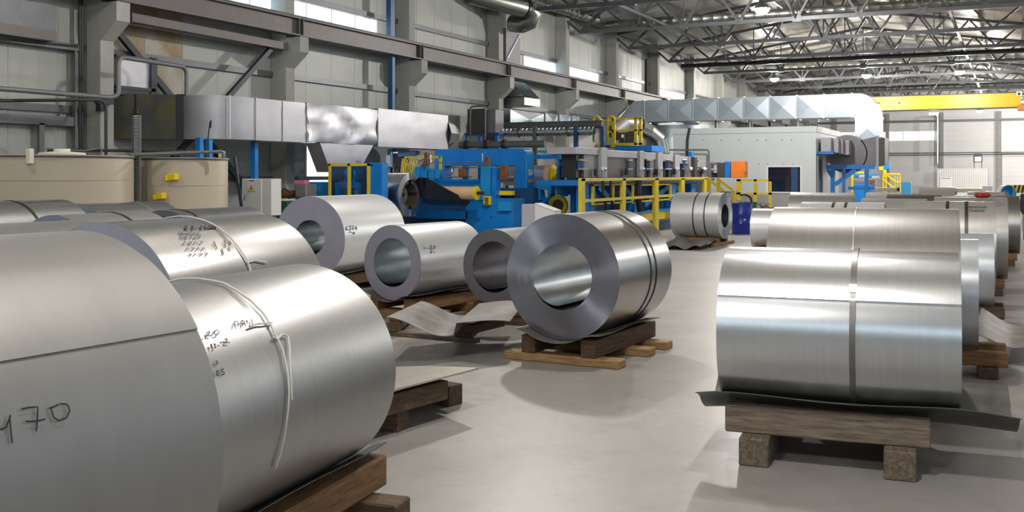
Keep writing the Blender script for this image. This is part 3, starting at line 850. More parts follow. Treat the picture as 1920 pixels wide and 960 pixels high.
# ---- timber skids and their sheets
skid('I', 'heavy weathered timber skid on two blocks under the nearest right-hand coil', g=.345, w=.13, L=1.14, shift=.06, bh=.165, bw=.17, mats=('wood_grey_y', 'wood_grey_x'), sheet=(.30, .13, .46, .47, -.10), sheet_label='dark bent steel sheet under the nearest right-hand coil', sheet_mat='sheet_dark', bearers=(-.36, .34), blen=1.0, bshift=-.02)
skid('A', 'timber skid hidden under the huge dull coil', sheet=None)
skid('B', 'brown timber skid under the grey coil tied with cord', g=.31, w=.12, L=1.42, mats=('wood_warm_y', 'wood_dark_x'), sheet=(.05, .16, .40, .36, .04), sheet_label='dark steel sheet between the cord-tied grey coil and its skid', sheet_mat='sheet_dark', bearers=(-.30, .06, .36), blen=1.1, shift=.16, bh=.21)
skid('C', 'timber skid under the stained coil', sheet=None)
skid('D', 'timber skid under the large bright coil with lilac end', mats=('wood_dark_y', 'wood_dark_x'), sheet=(.1, .1, .42, .45, 0), sheet_label='steel sheet under the large bright coil with lilac end')
skid('E', 'pine timber skid under the bright coil with the wide bore', g=.26, mats=('wood_warm_y', 'wood_warm_x'), sheet=(.12, .02, .40, .40, 0), sheet_label='dark steel sheet under the bright coil with the wide bore', sheet_mat='sheet_dark', L=1.3)
skid('F', 'timber skid under the small dark-edged coil', g=.26, mats=('wood_dark_y', 'wood_dark_x'))
skid('G', 'pine timber skid under the double-strapped coil in the aisle', g=.30, w=.14, L=1.45, mats=('wood_dark_y', 'wood_warm_x'), sheet=(.16, .03, .40, .44, .02), sheet_label='bent grey steel sheet cradling the double-strapped coil in the aisle', bh=.075, bw=.17, bearers=(-.44, .05, .36), blen=1.15, bshift=.02)
skid('H', 'low timber skid under the coil beside the blue drum', g=.28, mats=('wood_warm_y', 'wood_warm_x'), bearers=(-.45, .3), blen=1.4, bshift=.1)
for key, nm in (('J', 'wide grey coil of the right-hand row'), ('M', 'fifth coil of the right-hand row'), ('N', 'coil with the red bundle'),
                ('O', 'far right coil with a dark bore'), ('P1', 'coil in front of the booth window'), ('P2', 'coil with two short black straps'), ('P3', 'low bright coil'), ('P4', 'matt grey coil'),
                ('P5', 'dark brown-grey coil'), ('P6', 'white coil below the yellow stairs'), ('Q1', 'farthest lilac coil'), ('Q3', 'bluish coil far away'),
                ('R1', 'bright coil at the left edge'), ('R2', 'coil end at the left edge'), ('R4', 'coil in front of the tanks'), ('R5', 'dull coil with rounded end'), ('R6', 'dark oily coil')):
    skid(key, 'timber skid under the ' + nm, g=.26, w=.12, mats=('wood_warm_y', 'wood_dark_x'), blen=.95)
skid('K', 'pine timber skid sticking out beside the small lilac coil', g=.24, w=.12, L=1.28, mats=('wood_warm_y', 'wood_dark_x'), shift=-.1)
skid('L', 'pine timber skid sticking out beside the fourth coil of the right-hand row', g=.24, w=.12, L=1.25, mats=('wood_dark_y', 'wood_warm_x'), shift=-.12)
# ================================================================ processing line, ducts, fixtures
# ---- big clad duct along the left wall
def duct_path(name, pts, hs, w, mt, parent, jag=0.0, seed=3, step=.35):
    """rectangular duct swept along plan points; hs = (z bottom, z top)"""
    rnd = random.Random(seed); P = []
    for a, b in zip(pts[:-1], pts[1:]):
        a = Vector(a); b = Vector(b); n = max(1, int((b - a).length / step))
        P += [a.lerp(b, i / n) for i in range(n)]
    P.append(Vector(pts[-1])); m = MB(); vs = []; nz = 6
    for i, p in enumerate(P):
        t = (P[min(i + 1, len(P) - 1)] - P[max(i - 1, 0)]).normalized(); nrm = Vector((t.y, -t.x, 0))
        ring = []
        for k in range(nz + 1): ring.append(p + nrm * w / 2 + Vector((0, 0, hs[0] + (hs[1] - hs[0]) * k / nz)))
        for k in range(nz + 1): ring.append(p - nrm * w / 2 + Vector((0, 0, hs[1] - (hs[1] - hs[0]) * k / nz)))
        for q in ring: vs.append(q + Vector((rnd.uniform(-1, 1), rnd.uniform(-1, 1), rnd.uniform(-.5, .5))) * jag)
    N = 2 * (nz + 1); fs = []
    for i in range(len(P) - 1):
        for k in range(N): fs.append((i * N + k, i * N + (k + 1) % N, (i + 1) * N + (k + 1) % N, (i + 1) * N + k))
    fs += [tuple(range(N))[::-1], tuple(range((len(P) - 1) * N, len(P) * N))]
    return m.add(vs, fs).build(name, mt, parent, smooth=True)
XD = -14.4
def onx(u): return WX(u, 300, XD)
big = thing('exhaust_duct', 'long wrinkled silver foil-clad exhaust duct running along the left wall', 'duct', (XD - .4, 18, 0))
pts = [WX(344, 200, -15.28), WX(372, 200, -14.9), WX(405, 200, -14.58), WX(445, 200, -14.42), onx(500), onx(575)]
outer = [Vector((p.x, p.y, 0)) for p in pts]; pts = []
for i, p in enumerate(outer):                            # centre line half a width behind the visible face
    t = (outer[min(i + 1, len(outer) - 1)] - outer[max(i - 1, 0)]).normalized()
    pts.append(p - Vector((t.y, -t.x, 0)) * .37)
duct_path('clad_section', pts, (2.42, 3.31), .75, M['foil'], big, .006, 3)
pts2 = [Vector((XD - .35, onx(u).y, 0)) for u in (575, 640, 706)]
duct_path('wrinkled_section', pts2, (2.44, 3.32), .76, M['foil'], big, .035, 5, step=.22)
pts3 = [Vector((XD - .35, onx(u).y, 0)) for u in (707, 780, 838)]
duct_path('clad_section', pts3, (2.40, 3.36), .78, M['foil'], big, .006, 8)
ye = onx(838).y
MB().lathe((XD - .35, ye, 2.86), (0, 1, 0), [(0, .50), (.5, .42), (1.0, .22), (1.0, .001)], 10).build('end_cone', M['foil'], big)
for u in (430, 480, 530, 575, 660, 707, 772):
    y = onx(u).y
    MB().box((XD + .012, y - .02, 2.42), (XD + .022, y + .015, 3.32)).build('seam_strip', M['foil'], big)
# hopper hanging below the duct
hp = MB(); ya, yb = onx(600).y, onx(700).y; yc, yd = onx(648).y, onx(694).y
hp.add([(XD, ya, 2.43), (XD, yb, 2.43), (XD - .4, yb, 2.43), (XD - .4, ya, 2.43), (XD, yc - .6, 1.75), (XD, yd - .5, 1.75), (XD - .4, yd - .5, 1.75), (XD - .4, yc - .6, 1.75)],
       [(0, 1, 5, 4), (1, 2, 6, 5), (2, 3, 7, 6), (3, 0, 4, 7), (4, 5, 6, 7)])
hp.build('hopper', M['foil'], big)
for u in (400, 502): # blue legs of the duct
    p = onx(u); MB().box((XD - .42, p.y - .055, .0), (XD - .3, p.y + .055, 2.44)).build('leg', M['blue'], big)
# smoked part nearer the column, joined by a black collar
sm = thing('smoked_duct', 'dark smoke-stained duct end between the first big column and the silver duct', 'duct', (-15.2, 14.4, 0))
a = WX(212, 180, -16.3); b = WX(332, 180, -15.4)
m = MB(); vs = [(a.x, a.y, 2.42), (b.x, b.y, 2.42), (b.x, b.y, 3.33), (a.x, a.y, 3.33)]
bk = Vector((-.04, .4, 0))
m.prism([Vector(p) for p in vs], bk).build('duct_body', M['foil_dark'], sm)
c2 = WX(343.5, 180, -15.27)
MB().prism([(b.x, b.y - .02, 2.40), (c2.x, c2.y, 2.40), (c2.x, c2.y, 3.34), (b.x, b.y - .02, 3.34)], bk).build('collar', M['black'], sm)
xm = (a + (b - a) * .36)
MB().box((xm.x - .015, xm.y - .03, 2.43), (xm.x + .015, xm.y - .005, 3.32)).build('seam_strip', M['steel_dark'], sm)
MB().cbox((xm.x + .06, xm.y - .04, 2.98), (.05, .04, .1)).build('rusty_patch', M['rust'], sm)
# outlet hood above it
hd = thing('outlet_hood', 'silver crumpled hood in a dark frame behind the first big column', 'duct', (-15.7, 15.6, 3.3))
xbox(MB(), 222, 110, 288, 170, -16.15, .22).build('hood_body', M['foil'], hd)
for (u0, v0, u1, v1) in ((218, 163, 292, 169), (284, 108, 295, 178), (218, 106, 292, 111)):
    xbox(MB(), u0, v0, u1, v1, -16.10, .06).build('frame_bar', M['steel_dark'], hd)
hang = xbox(MB(), 224, 170, 290, 180, -16.12, .26).build('hood_foot', M['steel_dark'], hd)

# ---- box duct at the top left corner
t = thing('air_handler', 'grey metal box high on the wall in the upper left corner', 'duct', (-15.9, 12.6, 4.6))
xbox(MB(), -60, -4, 106, 46, -15.95, .35).build('casing', M['steel_grey'], t)
xbox(MB(), -60, 46, 107, 66, -15.93, .37).build('bottom_flange', M['girder'], t)
t = thing('cable_tray', 'perforated grey cable tray crossing the panels at the left edge', 'tray', (-16.25, 11, 4.2))
xbox(MB(), -60, 70, 148, 82, -16.18, .11).build('tray_base', M['steel_grey'], t)
pm = MB()
for i in range(60):
    u = -55 + i * 3.4; p = WX(u, 73 + (u) * .095, -16.16)
    pm.cbox((p.x, p.y, p.z), (.01, .022, .05))
pm.build('tray_slots', M['black'], t, kind='stuff')
t = thing('wall_frame', 'grey square-tube frame on the panels behind the larger cream tank', 'frame', (-16.2, 13, 0))
xbox(MB(), -60, 214, 145, 232, -16.22, .07).build('rail', M['steel_grey'], t)
xbox(MB(), 74, 231, 84, 300, -16.22, .07).build('upright', M['steel_grey'], t)
xbox(MB(), 141, 95, 145.5, 330, -16.2, .07).build('upright', M['steel_grey'], t)
t = thing('conduit_riser', 'dark double conduit running up beside the first big column', 'pipe', (-16.2, 14.4, 0))
for u in (149.5, 153.5):
    p = WX(u, 300, -16.2); MB().cyl((-16.2, p.y, 0), (-16.2, p.y, 5.6), .028, 8).build('conduit', M['black'], t)
# ---- pipes in front
def pix_tube(name, pts, r, mt, parent=None, n=8, smooth=True):
    return MB().tube([W(*p) for p in pts], r, n).build(name, mt, parent, smooth=smooth)
def bend(p, q, s, k=4, f=.25):
    """rounded corner at q"""
    p, q, s = Vector(p), Vector(q), Vector(s); a = q + (p - q).normalized() * f; b = q + (s - q).normalized() * f
    return [((1 - i / k) ** 2) * a + 2 * (i / k) * (1 - i / k) * q + (i / k) ** 2 * b for i in range(k + 1)]
def pipe_run(name, pts, r, mt, parent=None, f=.18, n=10):
    P = [Vector(p) for p in pts]; out = [P[0]]
    for i in range(1, len(P) - 1): out += bend(P[i - 1], P[i], P[i + 1], 5, min(f, (P[i] - P[i - 1]).length * .45, (P[i + 1] - P[i]).length * .45))
    out.append(P[-1])
    return MB().tube(out, r, n).build(name, mt, parent, smooth=True)
o = pipe_run('service_pipe', [W(-40, 163, 17.2), W(208, 183, 19.4), W(222, 178, 19.5), W(222, 106, 19.5), W(350, 126, 21.3), W(350, 182, 21.3)], .046, M['pipe'])
tag(o, 'thick dark pipe crossing behind the tanks, rising and arching over the smoked duct', 'pipe')
o = pipe_run('service_pipe', [W(-40, 189, 17.0), W(199, 187, 18.6), W(199, 292, 18.6)], .03, M['steel_dark'])
tag(o, 'thinner dark pipe that turns straight down onto the larger cream tank', 'pipe')
o = pipe_run('service_pipe', [W(-30, 184, 17.2), W(30, 188, 17.4), W(150, 188, 18)], .012, M['black'])
tag(o, 'black cable sagging along the pipes at the left edge', 'cable')
pt = thing('pipe_bracket', 'dark block bracket on the front of the first big column', 'bracket', WX(201, 200, -15.85))
xbox(MB(), 188, 188, 197, 209, -15.80, .12).build('block', M['black'], pt)
xbox(MB(), 186, 184, 214, 195, -15.78, .14).build('arm', M['steel_dark'], pt)

# brown box channel and bracing between the first two big columns
o = MB().beam(W(238, 33, 20.6), W(532, 88, 25.1), .28, .17).build('box_channel', M['girder']); tag(o, 'brown-grey box channel running below the crane beam, with a slanted end', 'beam')
br = thing('wall_brace', 'dark crossed steel bracing in front of the wall between the first two big columns', 'brace', (-15.95, 17.5, 0))
MB().beam(WX(222, 62, -16.2), WX(466, 358, -16.2), .10, .13).build('brace_bar', M['steel_dark'], br)
MB().beam(WX(507, 92, -15.9), WX(322, 300, -15.9), .10, .11).build('brace_bar', M['steel_dark'], br)
# down pipe beside the third column
pp = WX(735.5, 0, -15.85); dp = thing('down_pipe', 'dark blue square downpipe beside the third big column', 'pipe', (-15.85, pp.y, 0))
MB().box((-15.95, pp.y - .07, 0), (-15.8, pp.y + .07, 5.03)).build('pipe_run', M['blue_dark'], dp)
MB().box((-15.98, pp.y - .11, 5.6), (-15.83, pp.y + .11, 8.2)).build('pipe_run', M['blue_dark'], dp)
dp = thing('down_pipe', 'black square downpipe beside the fourth big column', 'pipe', (-16.1, 32.6, 0))
MB().box((-16.2, 32.42, 5.6), (-16.0, 32.72, 7.9)).build('pipe_run', M['black'], dp)
MB().box((-16.2, 32.42, 0), (-16.0, 32.56, 5.0)).build('pipe_run', M['black'], dp)
p = WX(1212, 140, -15.75); dp = thing('down_pipe', 'black round downpipe beside the seventh big column', 'pipe', (-15.75, p.y, 0))
MB().cyl((-15.75, p.y, 5.6), (-15.75, p.y, 7.2), .09, 10).build('pipe_run', M['black'], dp)
MB().box((-15.8, p.y - .1, 5.55), (-15.7, p.y + .1, 5.62)).build('pipe_foot', M['black'], dp)
hz_ = W(1216, 127, 55).z
tag(MB().box((-15.6, 52.6, hz_ - .1), (1.6, 52.8, hz_ + .1)).build('black_beam', M['black']), 'straight black beam across the hall below the trusses', 'beam')

# ---- cream tanks
def tank(label, u, d, r, ztop, seams, name='storage_tank'):
    c = W(u, 300, d); t = thing(name, label, 'tank', (c.x, c.y, 0))
    MB().lathe((c.x, c.y, 0), (0, 0, 1), [(0, .001), (0, r), (ztop - .03, r), (ztop - .03, r + .015), (ztop, r + .015), (ztop, .001)], 56).build('shell', M['cream'], t, smooth=True)
    for z in seams: MB().lathe((c.x, c.y, z), (0, 0, 1), [(-.008, r), (-.008, r + .006), (.008, r + .006), (.008, r)], 56).build('seam', M['cream'], t, smooth=True)
    MB().lathe((c.x, c.y, ztop - .035), (0, 0, 1), [(0, r + .012), (0, r + .02), (.02, r + .02), (.02, r + .012)], 56).build('rim_band', M['steel_dark'], t, smooth=True)
    return t, c
t1, c1 = tank('larger cream plastic tank at the left, behind the coils', 68, 16.4, 1.45, 1.99, (1.62, 1.1))
a = c1 + Vector((.05, -1.52, 0))
def on_tank(c, r, u, v):
    # nearest point on the tank wall along the pixel ray
    o = Vector((0, 0)); d = W(u, v, 1.0); d2 = Vector((d.x, d.y)); cc = Vector((c.x, c.y))
    A = d2.dot(d2); B = -2 * d2.dot(cc); Cc = cc.dot(cc) - r * r; disc = max(0, B * B - 4 * A * Cc)
    s = (-B - sqrt(disc)) / (2 * A)
    return W(u, v, s)
p = on_tank(c1, 1.465, 56, 293); MB().cbox((p.x, p.y, p.z), (.09, .08, .22)).build('lifting_lug', M['cream_white'], t1, bevel=.01)
p = on_tank(c1, .9, 182, 286); p = Vector((c1.x + .8, c1.y - .2, 2.0))
MB().lathe(p, (0, 0, 1), [(0, .34), (.03, .34), (.05, .12), (.09, .12), (.09, .001)], 20).build('manhole_cover', M['cream_white'], t1, smooth=True)
pipe_run('vent_pipe', [W(90, 292, 16.4), W(90, 281, 16.4), W(350, 284, 17.3)], .024, M['black'], t1, .06)
pipe_run('vent_pipe', [W(83, 292, 16.2), W(83, 278, 16.2), W(158, 283, 16.5), W(190, 277, 16.7), W(190, 292, 16.7)], .012, M['pipe'], t1, .04)
t2, c2 = tank('smaller cream plastic tank with two yellow brackets', 336, 17.9, .81, 1.98, (1.52,))
for (u, v) in ((327, 332), (304, 367)):
    p = on_tank(c2, .81, u, v); b = MB()
    b.cbox((p.x + .02, p.y - .05, p.z), (.17, .12, .10)); b.cbox((p.x - .05, p.y - .07, p.z - .02), (.05, .16, .09))
    b.build('yellow_bracket', M['yellow'], t2, bevel=.012)
pipe_run('fill_pipe', [W(247, 292, 16.8), W(247, 290, 16.8), W(419, 284, 17.4), W(419, 297, 17.4)], .03, M['pipe'], t2, .06)
p = on_tank(c2, .80, 416, 292); MB().cbox((p.x, p.y, p.z + .02), (.09, .09, .11)).build('valve_box', M['cream_white'], t2, bevel=.01)
pipe_run('level_tube', [on_tank(c2, .83, 275, 306), on_tank(c2, .83, 274, 384)], .01, M['pipe'], t2)
pm = thing('perforated_mast', 'perforated steel mast standing between the two cream tanks', 'mast', W(256, 440, 16.9) * 1)
pm.location.z = 0; WL[pm.name].z = 0
ctr = W(256, 300, 16.9); hw = .075
for s in (-1, 1): MB().box((ctr.x + s * hw - .008, ctr.y - .02, 0), (ctr.x + s * hw + .008, ctr.y + .02, W(256, 216, 16.9).z)).build('edge_bar', M['steel_grey'], pm)
MB().box((ctr.x - hw, ctr.y + .0, 0), (ctr.x + hw, ctr.y + .01, W(256, 216, 16.9).z)).build('back_plate', M['mach_pale'], pm)
hl = MB(); zt = W(256, 218, 16.9).z
for i in range(44):
    for j in range(4):
        z = zt - .02 - i * .036
        if z < 1.0: continue
        hl.cbox((ctr.x - hw + .022 + j * .035, ctr.y - .004, z), (.018, .006, .016))
hl.build('mast_holes', M['steel_dark'], pm, kind='stuff')
po = thing('blue_post', 'short blue post with a black cable behind the smaller cream tank', 'post', (W(392, 300, 19).x, W(392, 300, 19).y, 0))
q = W(392, 262, 19); MB().cbox((q.x, q.y, q.z / 2), (.09, .09, q.z)).build('post_tube', M['blue'], po)
pipe_run('cable', [W(388, 300, 18.9), W(387, 285, 18.9), W(394, 228, 18.9), W(396, 226, 18.9), W(395, 240, 18.9)], .012, M['black'], po, .02)
o = MB().beam(W(440, 294, 21), WZ(466, 484, 0.02), .045, .045).build('leaning_pole', M['steel_dark']); tag(o, 'dark pole leaning beside the grey electrical cabinet', 'pole')

# ---- electrical cabinet with warning sign
yc = W(480, 370, 21.2).y
ec = thing('electrical_cabinet', 'pale grey electrical cabinet with a yellow warning triangle on its door', 'cabinet', (W(480, 370, 21.2).x, yc, 0))
ybox(MB(), 453, 335, 509, 404, yc, .32).build('casing', M['cab_grey'], ec, bevel=.01)
ybox(MB(), 453.5, 336, 490, 403, yc - .02, .02).build('door', M['cab_grey'], ec, bevel=.006)
ybox(MB(), 457.5, 366, 459.5, 376, yc - .035, .015).build('handle', M['chrome'], ec)
ybox(MB(), 467, 338.2, 476, 339.6, yc - .024, .004).build('nameplate', M['black'], ec)
def tri(m, u0, u1, vt, vb, y, dep):
    a = WY(u0, vb, y); b = WY(u1, vb, y); c = WY((u0 + u1) / 2, vt, y)
    return m.prism([a, b, c], (0, dep, 0))
tri(MB(), 464.6, 476.8, 347.2, 359.8, yc - .024, .004).build('warning_sign_border', M['black'], ec)
tri(MB(), 465.8, 475.6, 349.2, 359.0, yc - .027, .003).build('warning_sign', M['sticker'], ec)
bolt = [(470.6, 351), (472.2, 351), (471.2, 354.2), (472.4, 354.2), (470.0, 358.2), (470.6, 355.2), (469.6, 355.2)]
MB().prism([WY(u, v, yc - .030) for u, v in bolt], (0, .003, 0)).build('lightning_mark', M['black'], ec)
for u in (457, 505): MB().cbox((WY(u, 404, yc).x, yc + .16, WY(u, 404, yc).z / 2), (.05, .05, WY(u, 404, yc).z)).build('leg', M['steel_grey'], ec)

# ---- decoiler at the line entry
dc = thing('uncoiler', 'blue uncoiler housing with a yellow-framed guard door, holding a coil on its mandrel', 'machine', (-12.9, 20.2, 0))
YD = 19.7
bx = MB(); ybox(bx, 690, 305, 717, 470, YD, .25).build('housing', M['blue'], dc, bevel=.015)
ybox(MB(), 617, 312, 687, 470, YD + .3, .1).build('recess', M['blue_dark'], dc)
ybox(MB(), 628, 342, 676, 400, YD + .22, .12).build('inner_plate', M['blue'], dc)
ybox(MB(), 640, 352, 668, 400, YD + .16, .06).build('inner_frame', M['blue_dark'], dc)
for u in (645, 661): ybox(MB(), u, 318, u + 2.5, 345, YD + .18, .08).build('rod', M['blue'], dc)
ybox(MB(), 664.5, 357, 668, 372, YD + .1, .05).build('small_shaft', M['mach_grey'], dc)
for (u0, v0, u1, v1) in ((615.5, 306.5, 692, 311), (615.5, 306.5, 619, 400), (651.5, 306.5, 656, 400), (688, 306.5, 692, 400)):
    ybox(MB(), u0, v0, u1, v1, YD - .05, .05).build('guard_frame', M['yellow'], dc)
for (u0, u1) in ((619, 651.5), (656, 688)):
    ybox(MB(), u0, 311, u1, 400, YD - .03, .012).build('guard_pane', M['guard_glass'] if 'guard_glass' in M else M['glass'], dc)
ybox(MB(), 573, 341, 618, 440, YD + .5, .7).build('drive_box', M['blue_light'], dc, bevel=.015)
MB().cbox(WY(697, 310, YD - .005), (.05, .02, .03)).build('latch', M['black'], dc)
# motor and red-brown coupling
mo = thing('drive_motor', 'rusty drive motor and grey gearbox left of the blue uncoiler', 'motor', WY(545, 420, 19))
mo.location.z = 0; WL[mo.name].z = 0
Ym = 18.8
ybox(MB(), 553, 346, 574, 370, Ym, .4).build('gearbox', M['mach_grey'], mo, bevel=.02)
a = WY(530, 364, Ym + .2); b = WY(554, 364, Ym + .2); MB().cyl(a, b, .09, 14).build('motor_body', M['rust'], mo, smooth=True)
a = WY(517, 362, Ym + .2); MB().cyl(a, WY(531, 362, Ym + .2), .03, 10).build('shaft', M['pipe_steel'], mo, smooth=True)
ybox(MB(), 552, 338, 570, 345, Ym + .1, .2).build('pink_cover', M['pink'], mo)
for u in (540, 556): ybox(MB(), u, 370, u + 3, 440, Ym + .15, .05).build('stand_leg', M['blue_dark'], mo)
pipe_run('hose', [WY(527, 362, Ym), WY(532, 352, Ym), WY(540, 358, Ym), WY(548, 366, Ym)], .015, M['black'], mo)
gb = thing('green_bin', 'dark green bin on the floor beside the grey electrical cabinet', 'bin', WY(524, 400, 18.4)); gb.location.z = 0; WL[gb.name].z = 0
ybox(MB(), 511, 377, 540, 440, 18.4, .5).build('bin_body', mat('bin_green', (.01, .09, .04), .5), gb, bevel=.02)
ybox(MB(), 514, 373.5, 534, 378, 18.45, .4).build('rags', M['cream_white'], gb, bevel=.02)
# coil on the mandrel
P0 = W(770, 365, 24.0); ax = Vector((-1, 0, 0)).normalized()
ax = Vector((-cos(radians(3)), sin(radians(3)), 0))
mc = thing('mandrel_coil', 'coil mounted on the uncoiler mandrel beside the yellow-framed guard', 'coil', P0 + ax * .6 + Vector((0, 0, -.5)))
MB().lathe(P0, ax, [(0, .50), (1.0, .50)], 64).build('outer_wrap', M['zinc'], mc, smooth=True)
MB().lathe(P0, ax, [(0, .345), (0.0, .42), (0, .50)], 64).build('end_face', M['edge'], mc, smooth=True)
MB().lathe(P0, ax, [(0, .345), (.03, .34), (.95, .34)], 48).build('bore_lining', M['mach_grey_dark'], mc, smooth=True)
md = thing('mandrel', 'rusty expanding mandrel inside the coil on the uncoiler', 'mandrel', P0 + ax * .4)
for i in range(4):
    a0 = pi / 4 + i * pi / 2; prof = []
    m = MB(); vs = []; n = 8
    for (o, r) in ((.02, .33), (.9, .33), (.9, .29), (.02, .27)):
        for k in range(n + 1):
            a = a0 - .62 + 1.24 * k / n
            vs.append(P0 + ax * o + (Vector((0, 0, 1)) * sin(a) + ax.cross(Vector((0, 0, 1))) * cos(a)) * r)
    fs = []
    for q in range(4):
        for k in range(n): fs.append((q * (n + 1) + k, q * (n + 1) + k + 1, ((q + 1) % 4) * (n + 1) + k + 1, ((q + 1) % 4) * (n + 1) + k))
    m.add(vs, fs).build('segment', M['rust_dark'] if i % 2 else M['mach_grey_dark'], md)
MB().lathe(P0 + ax * .22, ax, [(0, .001), (0, .19), (.5, .19)], 28).build('hub', mat('hub_green_grey', (.22, .25, .20), .5, .3, var=.3, vscale=6), md, smooth=True)
for i in range(6):
    a = i * pi / 3; c = P0 + ax * .21 + (Vector((0, 0, 1)) * sin(a) + ax.cross(Vector((0, 0, 1))) * cos(a)) * .12
    MB().cyl(c, c + ax * .03, .022, 8).build('hub_bolt', M['mach_grey_dark'], md)
MB().cyl(P0 + ax * .19, P0 + ax * .24, .05, 12).build('hub_bore', M['black'], md)

# ---- entry bed: dark strip, paper roll, blue pressing stand
eb = thing('entry_bed', 'dark blue entry bed carrying the strip from the uncoiler', 'machine', (-11.9, 22.3, 0))
ybox(MB(), 720, 336, 905, 352, 23.7, .25).build('cross_beam', M['blue'], eb, bevel=.01)
ybox(MB(), 735, 368, 876, 398, 22.6, .5).build('bed_plate', M['blue_dark'], eb)
ybox(MB(), 780, 396, 876, 410, 22.5, .6).build('lower_beam', M['blue'], eb)
ybox(MB(), 745, 408, 876, 470, 22.9, .6).build('bed_frame', M['dark_in'], eb)
ybox(MB(), 716, 352, 1000, 470, 24.3, .3).build('rear_plate', M['blue_dark'], eb)
# strip
a, b, c_, d_ = W(799, 333, 24.2), W(882, 378, 24.8), W(868, 392, 26.2), W(800, 352, 26.0)
m = MB(); th = Vector((0, 0, -.02))
st = m.prism([a, b, W(876, 386, 24.9), W(796, 372, 24.4)], (-.9, .08, .0)).build('steel_strip', mat('strip_shaded', (.03, .04, .06), .25, .8))  # near-black colour paints in the shade on the strip
tag(st, 'strip of sheet in painted shade running down from the mandrel coil into the blue press', 'strip')
pr = thing('paper_roll', 'tan interleaving paper roll with yellow end plate before the blue press', 'roll', W(860, 361, 24.9))
a = W(893, 362, 24.6); ax2 = Vector((-1, .0, 0))
MB().lathe(a, ax2, [(0, .12), (0, .155), (1.4, .155)], 32).build('roll_body', M['tan'], pr, smooth=True)
MB().lathe(a - ax2 * .0, ax2, [(-.03, .001), (-.03, .17), (.02, .17), (.02, .1)], 28).build('end_plate', M['yellow'], pr, smooth=True)
MB().cyl(a - ax2 * .2, a, .04, 12).build('shaft', M['black'], pr, smooth=True)
pm = thing('strip_press', 'bright blue strip press with a tall column and yellow gearbox', 'machine', (-11.3, 23.0, 0))
YP = 22.5
ybox(MB(), 873, 372, 961, 470, YP, .7).build('base_box', M['blue'], pm, bevel=.012)
ybox(MB(), 901, 312, 919, 374, YP + .1, .3).build('column', M['blue_light'], pm, bevel=.01)
ybox(MB(), 921, 314, 929, 374, YP + .1, .3).build('column', M['blue'], pm, bevel=.01)
ybox(MB(), 919, 322, 921, 374, YP + .15, .1).build('chain_guard', M['mach_grey'], pm)
ybox(MB(), 932, 378, 956, 396, YP - .1, .2).build('side_box', M['blue_light'], pm, bevel=.01)
ybox(MB(), 905, 368, 918, 385, YP - .12, .14).build('gearbox', M['yellow'], pm, bevel=.02)
gl = MB()
for k in range(4): ybox(gl, 908.5, 371 + k * 3.4, 915.5, 372.6 + k * 3.4, YP - .135, .02)
gl.build('vent_slots', M['black'], pm)
ybox(MB(), 926, 358, 960, 366, YP + .3, .15).build('yellow_bar', M['yellow'], pm)
ybox(MB(), 926, 366, 965, 377, YP + .5, .3).build('gap_shade', M['black'], pm)  # black block stands in for the shade inside the gap
ybox(MB(), 957, 385, 964, 394, YP + .1, .1).build('yellow_knob', M['yellow'], pm)
for (u0, v0, u1, v1) in ((873, 372, 905, 374.5),): ybox(MB(), u0, v0, u1, v1, YP - .03, .03).build('ledge', M['blue_light'], pm)
for (u, v) in ((876.5, 377), (921, 407), (876, 423)): MB().cbox(WY(u, v, YP - .01), (.03, .02, .03)).build('bolt', M['black'], pm)
# brown brackets, silver air pipes
for i, (u0, v0, u1, v1) in enumerate(((908, 294, 916, 320), (936, 310, 950, 338), (795, 286, 801, 310), (859, 316, 872, 332))):
    ybox(MB(), u0, v0, u1, v1, YP + .25 + .02 * i, .1).build('rusty_bracket', M['rust'], pm, bevel=.01)['label'] = 'rust-brown bracket'
ap = thing('air_pipes', 'thin silver compressed-air pipes above the entry bed', 'pipes', WY(860, 310, YP + .5)); YA = YP + .45
pipe_run('air_pipe', [WY(783, 305, YA), WY(808, 289, YA), WY(808, 305, YA), WY(905, 305, YA), WY(905, 286, YA), WY(910, 286, YA)], .013, M['pipe_steel'], ap, .06, 6)
pipe_run('air_pipe', [WY(826, 325, YA), WY(848, 325, YA), WY(848, 314, YA), WY(940, 314, YA)], .018, M['pipe_steel'], ap, .05, 6)
pipe_run('air_pipe', [WY(830, 332, YA), WY(885, 332, YA)], .016, M['pipe_steel'], ap, .05, 6)
gf = thing('guard_frame', 'yellow square guard frame with coiled yellow hoses behind the mandrel coil', 'frame', WY(790, 340, YP + .7)); YG = YP + .75
for (u0, v0, u1, v1) in ((754, 293, 826, 296.5), (754, 293, 758, 338), (823, 293, 827, 322)): ybox(MB(), u0, v0, u1, v1, YG, .05).build('frame_bar', M['yellow'], gf)
rnd = random.Random(4)
for i in range(6):
    u = 752 + i * 4.2; w = 8 + rnd.uniform(0, 7); pts = []
    for k in range(11):
        a = pi * k / 10; pts.append(WY(u + w * .5 - w * .5 * cos(a) * (1), 330 - 33 * sin(a) * rnd.uniform(.95, 1), YG - .05 - i * .012))
    MB().tube(pts, .012, 6).build('hose', M['yellow'], gf, smooth=True)
vc = thing('valve_block', 'row of bright blue valve boxes below the yellow guard frame', 'valve', WY(800, 340, YP + .5))
for (u0, v0, u1, v1) in ((776, 313, 786, 335), (787, 312, 799, 336), (802, 316, 812, 335), (813, 317, 823, 336)): ybox(MB(), u0, v0, u1, v1, YP + .5, .2).build('valve_box', M['blue_light'], vc, bevel=.02)
pu = thing('pump_unit', 'small blue pump with steel cylinders behind the uncoiler', 'pump', WY(740, 320, 24.5))
